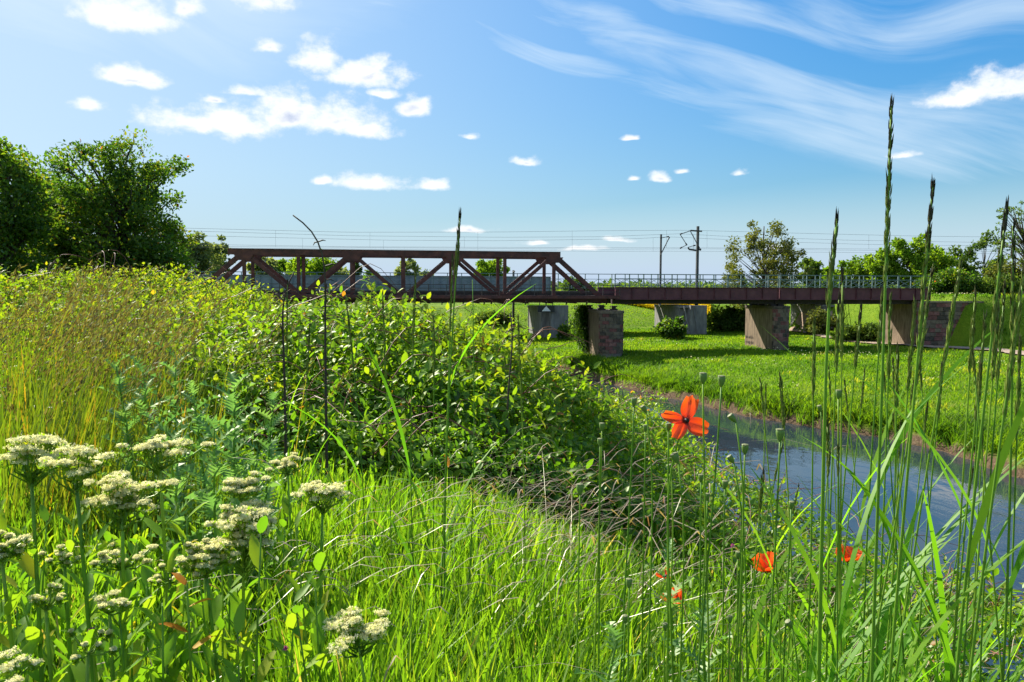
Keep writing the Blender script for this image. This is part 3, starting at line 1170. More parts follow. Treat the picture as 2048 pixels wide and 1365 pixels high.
def pier(px, t0, t1, halfw, py_top, py_base, label, seed, body=None, courses=11, lean=.0, cap=True, stones=True, group='stone bridge piers'):
    sc = s_of(px, (t0 + t1) / 2) if t0 > 10 else s_of(px, t0)
    p = B(sc, t0, 0)
    z1 = at(px, py_top, p[1])[2]
    g0 = at(px, py_base, p[1])[2]
    zb = min(g0, float(height(p[0], p[1]))) - .5
    th = thing('bridge_pier', label, 'bridge pier', B(sc, (t0 + t1) / 2, zb), group)
    body = body or M_CONC
    m = MB()
    # body in lifts so that its faces are not one clean slab
    n = 6
    r = random.Random(seed + 50)
    nt_ = 6
    for k in range(n):
        za, zc = zb + (z1 - zb) * k / n, zb + (z1 - zb) * (k + 1) / n
        e = (1 - k / n) * lean
        j = 0.0
        m.obox(B(sc, (t0 + t1) / 2, (za + zc) / 2), DD * (halfw * .985 + e + j), NN * ((t1 - t0) / 2), UP * (zc - za) / 2)
    m.build('pier_body', body, th)
    if stones:
        m = MB()
        n = 10
        V = []
        for zz in (zb, z1 - .02):
            for k in range(n + 1):
                a = math.pi * k / n
                V.append(B(sc - halfw * .93 * math.cos(a), t0 - halfw * .57 * math.sin(a), zz))
        F = [(k, k + 1, n + 2 + k, n + 1 + k) for k in range(n)] + [tuple(range(n + 1, 2 * n + 2))]
        m.add(V, F)
        m.build('joint_core', M_MORTAR, th)
        stone_courses(th, sc, t0, halfw, g0 - .35, z1 - (.28 if cap else 0), courses, (M_STONE, M_STONER), seed=seed)
    if cap:
        m = MB()
        n = 12
        top, bot = z1 + .02, z1 - .27
        V = []
        for zz in (bot, top):
            V.append(B(sc - halfw - .08, t1, zz))
            for k in range(n + 1):
                a = math.pi * k / n
                V.append(B(sc - (halfw + .1) * math.cos(a), t0 - (halfw + .1) * .62 * math.sin(a), zz))
            V.append(B(sc + halfw + .08, t1, zz))
        k = n + 3
        F = [tuple(range(k))[::-1], tuple(range(k, 2 * k))] + [(i, (i + 1) % k, k + (i + 1) % k, k + i) for i in range(k)]
        m.add(V, F)
        m.build('coping', M_STONE if stones else body, th)
    return th, sc, z1


pier_a, sa, za = pier(1222, -1.6, 5.4, 1.30, 622, 700, 'grey stone pier with rounded front and ivy at its back', 3, body=M_CONC, courses=11)
pier_b, sb, zb_ = pier(1561, -1.0, 5.6, .95, 613, 692, 'sunlit brown concrete pier with red stone front on the meadow', 8, body=M_CONC, courses=10)


def bearings(parent, sc, z1, tts, zhi, ds=(0,)):
    for d in ds:
        for tt in tts:
            m = MB()
            m.obox(B(sc + d, tt, z1 + .10), DD * .34, NN * .3, UP * .08)
            m.obox(B(sc + d, tt, (z1 + zhi) / 2 + .04), DD * .16, NN * .22, UP * max(.05, (zhi - z1) / 2 - .1))
            m.obox(B(sc + d, tt, zhi - .07), DD * .3, NN * .28, UP * .06)
            m.build('bearing', M_STEELD, parent)


bearings(pier_a, sa, za, (0, TW), Z_BOT, (-.55, .75))
bearings(pier_b, sb, zb_, (.1, TW - .5), z_of(608, 1550), (-.45, .45))


# dark weathered gaps low on the sunlit face of the second pier
def spalls():
    r = random.Random(4)
    s = sb - .95 * .985 - .016
    for row, z in enumerate((2.55, 3.15)):
        for k in range(5):
            tt = 5.3 - k * .42 - r.uniform(0, .15)
            w, h = r.uniform(.08, .17), r.uniform(.12, .24)
            m = MB()
            V = []
            for q in range(7):
                a = q * 2 * math.pi / 7
                rr = r.uniform(.7, 1.15)
                V.append(B(s - .02, tt + w * rr * math.cos(a), z + h * rr * math.sin(a)))
            V2 = [np.array(v) + DD * .05 for v in V]
            m.add(V + V2, [tuple(range(7))] + [(i, (i + 1) % 7, 7 + (i + 1) % 7, 7 + i) for i in range(7)])
            m.build('dark_stain', M_DARKSTONE, pier_b)


M_DARKSTONE = solid('blackened_concrete', [(.3, (.025, .019, .015)), (.7, (.06, .045, .036))], scale=8, rough=.95)
spalls()


# right-hand abutment with quoins and wing wall
def abutment():
    z1 = z_of(606, 1840)
    g = 2.0
    t = thing('bridge_abutment', 'brown stone abutment and wing wall at the right end of the near bridge', 'abutment', B(S_AB + 3, 2, g))
    s0 = s_of(1832, -1.0)
    m = MB()
    for k in range(5):
        za, zc = g + (z1 - g) * k / 5, g + (z1 - g) * (k + 1) / 5
        m.obox(B(s0 + 1.6 + (.02 if k % 2 else 0), 2.3, (za + zc) / 2), DD * 1.6, NN * 3.3, UP * (zc - za) / 2)
    m.build('abutment_wall', M_CONC, t)
    rows = 9
    for k in range(rows):                       # quoins on the far edge of the sunlit face
        z = g + .6 + (z1 - g - .7) * (k + .5) / rows
        m = MB()
        w = .38 if k % 2 else .24
        m.obox(B(s0 - .02, 5.6 - w, z), DD * .07, NN * w, UP * ((z1 - g - .7) / rows / 2 - .02))
        m.build('stone', M_STONE if k % 3 else M_STONER, t)
    s1 = s_of(1960, -1.0)
    m = MB()
    for i in range(7):
        a = s0 + 3.2 + (s1 - s0 - 3.2) * i / 7
        b = s0 + 3.2 + (s1 - s0 - 3.2) * (i + 1) / 7
        m.obox(B((a + b) / 2, -.6, (g + z1) / 2), DD * (b - a) / 2, NN * .35, UP * (z1 - g) / 2)
    m.build('joint_core', M_MORTAR, t)
    r = random.Random(3)
    rows, L0 = 11, s1 - s0
    ch = (z1 - g) / rows
    for c in range(rows):
        s = s0 + r.uniform(-.5, 0)
        while s < s1:
            w = r.uniform(.7, 1.2)
            a, b = max(s, s0), min(s + w, s1)
            if b - a > .15:
                m = MB()
                jit = r.uniform(-.02, .03)
                m.obox(B((a + b) / 2, -1.05 - jit, g + ch * (c + .5)), DD * ((b - a) / 2 - .014), NN * .12, UP * (ch / 2 - .022))
                m.build('stone', M_STONE if r.random() < .6 else M_STONER, t)
            s += w
    m = MB()
    m.obox(B((s0 + s1) / 2 + .1, -.75, z1 + .1), DD * ((s1 - s0) / 2 + .1), NN * .5, UP * .1)
    m.build('coping', M_STONE, t)
    return t


abutment()


def left_abutment():
    t = thing('bridge_abutment', 'grey stone abutment behind the bushes at the left end of the truss', 'abutment', B(S_END0 - 1, 2, 2))
    m = MB()
    m.obox(B(S_END0 - 1.4, 2.4, 4.2), DD * 1.8, NN * 4.2, UP * 2.3)
    m.build('abutment_wall', M_CONCG, t)
    m = MB()
    m.obox(B(S_END0 - 3.2, 2.4, 6.9), DD * .6, NN * 4.4, UP * .7)
    m.build('parapet', M_CONCG, t)


left_abutment()

# ---- second bridge behind, with grey-blue plate girders
TB = 29.0


def far_bridge():
    zt = z_of(553.5, 900, TB - 2.5)
    zl = z_of(607, 1090, TB - 2.5)
    zd = z_of(576, 900, TB - 2.5)
    t = thing('plate_girder_bridge', 'grey-blue plate girder railway bridge behind the truss', 'bridge', B(0, TB, zl))
    s0, s1, sm = s_of(250, TB - 2.5), s_of(1900, TB - 2.5), s_of(1101, TB - 2.5)
    for tt in (TB - 2.5, TB + 7):
        m = MB()
        m.obox(B((s0 + sm) / 2, tt, (zt + zd) / 2 - .2), DD * (sm - s0) / 2, NN * .03, UP * ((zt - zd) / 2 + .2))
        m.build('web_plate', M_PLATE, t)
        m = MB()
        m.obox(B((s0 + sm) / 2, tt, zt + .04), DD * (sm - s0) / 2, NN * .25, UP * .035)
        m.build('flange', M_PLATE, t)
        n = 40
        for i in range(n + 1):
            m = MB()
            m.obox(B(s0 + .1 + (sm - s0 - .2) * i / n, tt - .12, (zt + zd) / 2 - .2), DD * .025, NN * .085, UP * ((zt - zd) / 2 + .19))
            m.build('stiffener', M_PLATE, t)
        m = MB()
        m.obox(B((s0 + s1) / 2, tt + .3, (zd + zl) / 2 - .1), DD * (s1 - s0) / 2, NN * .25, UP * ((zd - zl) / 2 - .3))
        m.build('main_girder', M_STEELD, t)
    m = MB()
    m.obox(B((s0 + s1) / 2, TB + 2.2, zd - .55), DD * (s1 - s0) / 2, NN * 4.3, UP * .15)
    m.build('deck', M_STEELD, t)
    lattice_railing(t, s_of(330, TB - 3.2), s_of(1880, TB - 3.2), TB - 3.4, zd - .1, z_of(546.8, 900, TB - 3.4), M_RAIL, step=1.9)
    return t


far_bridge()
pier_c, sc_, zc_ = pier(1092, TB - 3.5, TB + 7, 1.75, 614, 667, 'pale grey pier with a white triangle sign under the far bridge', 5, body=M_CONCG, stones=False, group='concrete piers of the far bridge')
pier_d, sd_, zd_ = pier(1355, TB - 3.5, TB + 7, 1.75, 612, 664, 'pale pier with props and climbing shrubs under the far bridge', 6, body=M_CONCG, stones=False, group='concrete piers of the far bridge')
pier_e, se_, ze_ = pier(1640, TB - 3.5, TB + 7, 2.0, 610, 650, 'dim far bridge pier between the sunlit pier and the path', 7, body=M_CONCG, stones=False, group='concrete piers of the far bridge')
for pr_, s_ in ((pier_c, sc_), (pier_d, sd_)):       # upper narrower shaft at the near corner
    m = MB()
    m.obox(B(s_ + .5, TB - 4.3, 4.2), DD * 1.2, NN * .79, UP * 2.2)
    m.build('buttress', M_CONCG, pr_)
for k in (-1.3, .05):
    m = MB()
    m.beam(B(sd_ + k - .4, TB - 5.2, 6.3), B(sd_ + k + .25, TB - 5.4, 2.6), DD, .14, .14)
    m.build('prop', M_CONCG, pier_d)


def triangle_sign():
    t = thing('waterway_sign', 'white triangle on a dark board hanging over the far pier', 'sign', B(s_of(1092, TB - 5.3), TB - 5.3, 6))
    s = s_of(1092, TB - 5.3)
    z = z_of(618, 1092, TB - 5.3)
    m = MB()
    m.obox(B(s, TB - 5.3, z), DD * 1.15, NN * .04, UP * .45)
    m.build('board', M_SIGNB, t)
    m = MB()
    tri = [(-.62, -.33), (.62, -.33), (.0, .36)]
    V = [B(s + x, TB - 5.36 - q * .02, z + y) for q in (0, 1) for x, y in tri]
    m.add(V, [(0, 1, 2), (5, 4, 3), (0, 3, 4, 1), (1, 4, 5, 2), (2, 5, 3, 0)])
    m.build('triangle', M_WHITE, t)
    m = MB()
    for k in (-.9, .9):
        m.obox(B(s + k, TB - 5.25, z + .75), DD * .04, NN * .04, UP * .5)
    m.build('hanger', M_STEELD, t)


triangle_sign()


# ---- overhead line
def mast(name_label, px, t, py_top, arms, w=.28):
    s = s_of(px, t)
    p = B(s, t, 0)
    zt = at(px, py_top, p[1])[2]
    g = float(height(p[0], p[1]))
    g = min(g, 7.2)
    m_ = thing('catenary_mast', name_label, 'mast', (p[0], p[1], g), 'catenary masts along the railway')
    m = MB()
    n = 5
    for k in range(n):
        za, zb2 = g + (zt - g) * k / n, g + (zt - g) * (k + 1) / n
        ww = w * (1.15 - .25 * k / n)
        m.obox(B(s, t, (za + zb2) / 2), DD * ww / 2, NN * ww / 2, UP * (zb2 - za) / 2)
    m.build('pole', M_POLE, m_)
    for (x0, y0, x1, y1, th) in arms:
        a = at(x0, y0, p[1] - .3)
        b = at(x1, y1, p[1] - .3)
        q = MB()
        q.beam(a, b, np.array([0, 1.0, 0]), th * 1.4, th * 1.5)
        ob = q.build('arm', M_POLE, m_)
        q = MB()
        q.tube([b + (b - a) * .0, b + (a - b) / np.linalg.norm(a - b) * .35], [.1, .1], 6)
        q.build('insulator', M_SIGNB, ob)
    return m_


mast('slim dark catenary mast with one bracket arm left of the crossed mast', 1319.5, TB + 9, 469, [(1320, 477, 1338, 473.5, .06), (1321, 511, 1339, 474.5, .09)], .26)
mast('tall dark catenary mast with crossed bracket arms above the bridge', 1392.5, TB + 1, 453,
     [(1404, 463, 1381, 461.5, .14), (1381, 462, 1360, 469, .07), (1360, 469, 1374, 491, .06), (1381, 463, 1399, 497, .07), (1399, 499, 1402, 500, .2), (1393, 501.5, 1378, 499, .16),
      (1378, 499, 1376, 495, .12), (1376, 495, 1391, 491, .06), (1373, 490.5, 1360, 497, .06)], .34)
mast('thin dark catenary mast beside the bushy tree at the left', 365, TB + 6, 462, [(366, 511, 345, 474, .08)], .26)
mast('short grey mast top behind the truss', 1026.5, TB + 9, 541, [(1026, 545, 1030, 543, .05)], .3)


def catenary(label, t, ys_m, ys_c, drop):
    """messenger wire, contact wire and droppers; heights given at a few photo columns"""
    root = thing('overhead_line', label, 'overhead wire', B(0, t, 7), 'overhead lines of the railway')
    cols = np.linspace(-150, 2250, 90)
    def line(ys):
        xs = [p[0] for p in ys]
        return np.array([at(c, np.interp(c, xs, [p[1] for p in ys]), B(s_of(c, t), t, 0)[1]) for c in cols])
    a = line(ys_m)
    m = MB()
    m.tube(a, .017, 5)
    m.build('messenger_wire', M_WIRE, root)
    if ys_c:
        b = line(ys_c)
        m = MB()
        m.tube(b, .015, 5)
        m.build('contact_wire', M_WIRE, root)
        for c in drop:
            i = int(np.argmin(abs(cols - c)))
            m = MB()
            m.tube([a[i], b[i]], [.012, .012], 4)
            m.build('dropper', M_WIRE, root)


catenary('upper overhead line with droppers across the sky', TB + 2, [(-150, 444), (380, 457), (700, 465), (1000, 464.5), (1200, 462), (1381, 461), (1600, 467), (1850, 473), (2250, 477)],
         [(-150, 485), (380, 489), (700, 494), (1200, 496), (1400, 496), (2250, 502)], [550, 752, 947, 1147, 1340, 1420, 1572, 1735])
catenary('middle overhead line with droppers across the sky', TB + 5, [(-150, 452), (400, 463), (700, 472), (1000, 475), (1200, 474), (1360, 468), (1450, 473), (1700, 481), (2250, 490)],
         [(-150, 491), (400, 493), (1200, 499), (1400, 498), (2250, 506)], [552, 745, 942, 1140, 1375, 1460])
catenary('lower overhead line with short droppers across the sky', TB + 9, [(-150, 462), (440, 473), (780, 481), (1000, 482), (1270, 478), (1338, 474), (1500, 482), (1720, 489), (2250, 496)],
         [(-150, 492), (400, 496), (1200, 503), (1400, 503), (2250, 510)], [594, 776, 955, 1132, 1304])

# ------------------------------------------------------------------ trees


def rand_unit(n):
    v = rng.normal(size=(n, 3))
    return v / np.linalg.norm(v, axis=1)[:, None]


def tree(name, label, base, h, crown, nclump, nleaf, lsize, mat, trunk_r=.2, trunk_top=.75, clump_r=.5, cat='tree', group=None, flat=.75,
         limb_mat=None, crown_low=.2, tmpl=None, skew=(0, 0), lumps=None, tpow=1.0, show_limbs=True, leafname='crown', upright=.35):
    base = np.array(base, float)
    t = thing(name, label, cat, base, group)
    cr = crown
    limb_mat = limb_mat or M_BARK
    m = MB()
    n = 7
    pts = np.array([base + np.array([skew[0] * q * q * h + rng.normal() * .02 * h * (0 < q < 1), skew[1] * q * q * h + rng.normal() * .02 * h * (0 < q < 1), h * trunk_top * q - .2 * (q == 0)]) for q in np.linspace(0, 1, n)])
    m.tube(pts, trunk_r * np.linspace(1.15, .25, n), 8)
    m.build('trunk', limb_mat, t, smooth=True)
    # clump centres through the crown's volume
    cs = []
    cc = base + np.array([skew[0] * h * .5, skew[1] * h * .5, h * (crown_low + 1) / 2])
    hz = h * (1 - crown_low) / 2
    while len(cs) < nclump:
        v = rng.uniform(-1, 1, 3)
        r = np.linalg.norm(v)
        if r > 1 or r < .35 * rng.random() ** .5:
            continue
        f = 1 + .13 * math.sin(v[0] * 5 + v[2] * 4 + base[0]) + .09 * math.sin(v[1] * 9 + v[2] * 7)
        w = np.array([v[0] * cr, v[1] * cr, v[2] * hz]) * f
        if tpow != 1.0:
            q = (v[2] + 1) / 2
            w[:2] *= (1 - q) ** tpow * 1.3 + .12
        cs.append(cc + w)
    cs = np.array(cs)
    m = MB()
    for c in cs[:: max(1, len(cs) // 70)]:
        k = np.clip((c[2] - base[2]) / (h * trunk_top) * .62, .08, .97)
        st = np.array([np.interp(k, np.linspace(0, 1, n), pts[:, i]) for i in range(3)])
        mid = (st + c) / 2 + rng.normal(size=3) * .06 * cr + np.array([0, 0, .05 * h])
        ln = np.linalg.norm(c - st)
        r0 = max(.004 * h, trunk_r * .28 * min(1, ln / cr))
        q = np.linspace(0, 1, 5)[:, None]
        line = st * (1 - q) ** 2 + 2 * mid * q * (1 - q) + c * q ** 2
        m.tube(line, np.linspace(r0, r0 * .25, 5), 5)
    m.build('branches', limb_mat, t, smooth=True)
    ci = rng.integers(0, len(cs), nleaf)
    szc = rng.uniform(.6, 1.25, len(cs)) * clump_r
    d = rand_unit(nleaf) * (rng.random(nleaf) ** .45)[:, None] * szc[ci][:, None]
    d[:, 2] *= flat
    pos = cs[ci] + d
    out = pos - cc
    out /= np.linalg.norm(out, axis=1)[:, None] + 1e-6
    a = rand_unit(nleaf) + out * .5 + np.array([0, 0, -.15])
    nr = rand_unit(nleaf) * .8 + np.array([0, 0, 1.0]) * upright + out * .4
    V, F, k = scatter(*(tmpl or (CARD_V, CARD_F)), pos, frames(a, nr), lsize * rng.uniform(.6, 1.35, nleaf))
    ct = rng.normal(0, .16, len(cs))
    tint = np.clip(rng.beta(2, 2.2, nleaf) + ct[ci], 0, .95)
    tint = np.where(rng.random(nleaf) < .006, 1.0, tint)
    o = build(leafname, V, F, mat, t, np.repeat(tint, k))
    o['kind'] = 'stuff'
    return t


def ftree(px, py_top, py_base, Y, half_px, label, mat, n=5200, name='tree', cat='tree', **kw):
    b = at(px, py_base, Y)
    tp = at(px, py_top, Y)
    g = float(height(b[0], b[1]))
    b[2] = min(b[2], g) if py_base < 590 else g
    b[2] = max(b[2], g - .3) if b[2] > g else g
    h = tp[2] - b[2]
    cr = half_px / FPX * Y * (1.2 if px < 1100 else 1.0)
    n = int(n * (1.35 if px < 1100 else 1.0))
    kw.setdefault('trunk_r', h * .02)
    kw.setdefault('clump_r', cr * .34)
    kw.setdefault('nclump', 46)
    kw.setdefault('lsize', .0036 * Y)
    return tree(name, label, b, h, cr, kw.pop('nclump'), n, kw.pop('lsize'), mat, cat=cat, **kw)


FG = 'trees beyond the bridges'
ftree(400, 474, 590, 150, 34, 'pale willow beside the left catenary mast', M_WILLOW, 6000, 'willow_tree', group=FG)
ftree(438, 478, 590, 160, 20, 'narrow pale willow at the left end of the truss', M_WILLOW, 3500, 'willow_tree', group=FG)
ftree(330, 520, 590, 150, 30, 'low willow half hidden behind the bushy tree at left', M_WILLOW, 3000, 'willow_tree', group=FG)
ftree(528, 508, 592, 165, 26, 'pale tree seen through the first truss panel', M_WILLOW, 4000, group=FG)
ftree(570, 520, 592, 170, 22, 'small yellowish tree left of the paired truss posts', M_BRIGHT, 3000, group=FG)
ftree(625, 514, 592, 165, 40, 'round yellow-green tree seen through the second truss panel', M_BRIGHT, 5500, group=FG)
ftree(675, 530, 592, 175, 22, 'low pale tree left of the third truss post', M_WILLOW, 3000, group=FG)
ftree(716, 524, 592, 170, 11, 'small dark pointed tree right of the third truss post', M_FARTREE, 2500, group=FG, tpow=.6)
ftree(737, 545, 592, 190, 18, 'low bushy tree right of the pointed tree', M_FARTREE, 2000, group=FG)
ftree(812, 516, 592, 170, 17, 'slender open tree beside the fourth truss post', M_WILLOW, 2600, group=FG)
ftree(845, 545, 592, 200, 20, 'low thin tree right of the slender open tree', M_WILLOW, 1800, group=FG)
ftree(983, 521, 592, 160, 27, 'bright leafy tree seen through the sixth truss panel', M_BRIGHT, 4800, group=FG)
ftree(1150, 560, 592, 230, 26, 'low distant tree behind the right end of the truss', M_FARTREE, 2400, group=FG)
ftree(1525, 436, 588, 135, 66, 'tall spreading tree with sparse bronze young leaves behind the bridge', M_BROWNTREE, 11500, 'walnut_tree', group=FG,
      nclump=120, clump_r=1.15, crown_low=.04, trunk_r=.30, trunk_top=.92, lsize=.40, tpow=.30, flat=.8)
ftree(1618, 512, 588, 170, 22, 'dark upright tree right of the bronze tree', M_FARTREE, 3600, group=FG)
ftree(1660, 535, 588, 180, 24, 'low green tree between dark tree and bright thicket', M_BRIGHT, 3000, group=FG)
for px, top, Yd, hw, n, lab, mt in [
        (1712, 512, 125, 34, 5000, 'bright green bush tree at the left of the thicket', M_BRIGHT),
        (1762, 492, 122, 34, 5200, 'bright green bush tree behind the tallest grass stem', M_BRIGHT),
        (1815, 472, 120, 40, 7000, 'tallest bright green tree of the thicket behind the abutment', M_BRIGHT),
        (1868, 488, 122, 36, 6000, 'bright green tree right of the tallest thicket tree', M_BRIGHT),
        (1915, 480, 130, 34, 5000, 'feathery olive tree behind the wing wall', M_FARTREE),
        (1968, 474, 132, 38, 5500, 'feathery olive tree left of the bare thorn tree', M_FARTREE),
        (2025, 520, 118, 42, 5000, 'bronze green bush tree under the bare thorn tree', M_BROWNTREE),
        (1900, 545, 112, 48, 6000, 'dark green bush at the foot of the thicket', M_TREE),
        (2000, 555, 110, 40, 4000, 'low dark bush on the embankment top', M_FARTREE)]:
    ftree(px, top, 592, Yd, hw, lab, mt, n, group='thicket on the embankment', crown_low=.02, nclump=60)
ftree(2050, 402, 590, 112, 66, 'sparse dark thorn tree at the right edge', M_FARTREE, 1900, 'thorn_tree', group=FG, nclump=110, clump_r=.7, crown_low=.3, trunk_r=.3, trunk_top=.9, flat=.45, lsize=.34)
# distant treeline and hills along the horizon


def horizon():
    n = 15000
    Y = rng.uniform(330, 560, n)
    px = rng.uniform(-300, 2400, n)
    X = (px - 1024) / FPX * Y
    g = height(X, Y)
    top = EYE + Y * (12 + 6 * wob(px / 40, px * 0 + 1, 1.0) + 4 * wob(px / 11, px * 0, 1.0, 3)) / FPX
    z = g + (np.maximum(top, g + 2) - g) * rng.random(n) ** .7
    V, F, k = scatter(CARD_V, CARD_F, np.stack([X, Y, z], 1), frames(rand_unit(n), rand_unit(n) + np.array([0, 0, .6])), rng.uniform(1.4, 3.2, n))
    o = build('distant_treeline', V, F, M_FARTREE, None, np.repeat(rng.random(n), k))
    tag(o, 'distant wood along the horizon behind the bridges', 'wood', kind='stuff')
    xs = np.linspace(-5200, 5200, 120)
    ys = np.array([3300, 3600, 4000, 4400, 5000])
    prof = np.array([0, .45, .9, 1.0, .3])
    V = []
    for y, p in zip(ys, prof):
        for x in xs:
            V.append((x, y, 2 + p * (36 + 12 * math.sin(x / 700) + 7 * math.sin(x / 260 + 1) + 3 * math.sin(x / 90))))
    o = build('hills', V, grid_faces(120, 5), solid('wooded_hill', [(.3, (.035, .06, .035)), (.7, (.06, .09, .05))], scale=.01, rough=.95), smooth=True)
    tag(o, 'low wooded hills on the horizon', kind='structure')


horizon()

# shrubs by the piers
ftree(1452, 618, 648, 122, 48, 'large dark green shrub between the piers', M_FARTREE, 6500, 'shrub', 'shrub', crown_low=.0, group='shrubs under the bridges', nclump=60)
ftree(1345, 638, 664, 104, 30, 'dark shrub climbing the far pier with props', M_TREE, 3500, 'shrub', 'shrub', crown_low=.0, group='shrubs under the bridges')
ftree(1640, 622, 645, 112, 32, 'brownish shrub behind the path bend', M_BROWNTREE, 3000, 'shrub', 'shrub', crown_low=.0, group='shrubs under the bridges')
ftree(1690, 655, 677, 100, 26, 'low green shrub in front of the path bend', M_FARTREE, 2600, 'shrub', 'shrub', crown_low=.0, group='shrubs under the bridges')
ftree(1740, 650, 676, 99, 36, 'green shrub left of the abutment', M_FARTREE, 3200, 'shrub', 'shrub', crown_low=.0, group='shrubs under the bridges')
ftree(985, 628, 642, 130, 30, 'dull olive shrub on the far levee left of the pale pier', M_FARTREE, 2500, 'shrub', 'shrub', crown_low=.0, group='shrubs under the bridges')
ftree(1130, 652, 668, 105, 12, 'small dark shrub against the pale pier', M_TREE, 900, 'shrub', 'shrub', crown_low=.0, group='shrubs under the bridges')


def ivy():
    n = 5200
    s = sa - 1.30 - .06
    b = B(s, 4.8, 2)
    t = thing('ivy', 'dark ivy climbing the back of the grey stone pier', 'ivy', b)
    q = rng.random(n)
    tt = 2.8 + 3.4 * rng.random(n) - (1 - q) * .4
    z = 2.0 + 4.9 * q
    outw = rng.gamma(1.6, .16, n) * (.4 + 1.5 * np.sin(np.clip(q, 0, 1) * 2.6) ** 2)
    pos = np.array([B(s, a, zz) for a, zz in zip(tt, z)]) - DD[None] * outw[:, None]
    nr = -DD[None] + rand_unit(n) * .6
    a = np.array([0, 0, -1.0])[None] + rand_unit(n) * .7
    V, F, k = scatter(CARD_V, CARD_F, pos, frames(a, nr), .30 * rng.uniform(.6, 1.3, n))
    o = build('foliage', V, F, M_TREE, t, np.repeat(rng.beta(2, 3, n), k))
    o['kind'] = 'stuff'
    m = MB()
    for i in range(6):
        y = 3.2 + i * .5
        m.tube([B(s + .03, y + .1 * math.sin(j * 2 + i), 1.8 + j * .9) for j in range(6)], np.linspace(.06, .02, 6), 5)
    o = m.build('stem', M_BARK, t)
    o['kind'] = 'stuff'


ivy()

# ------------------------------------------------------------------ far meadow grass (stuff)


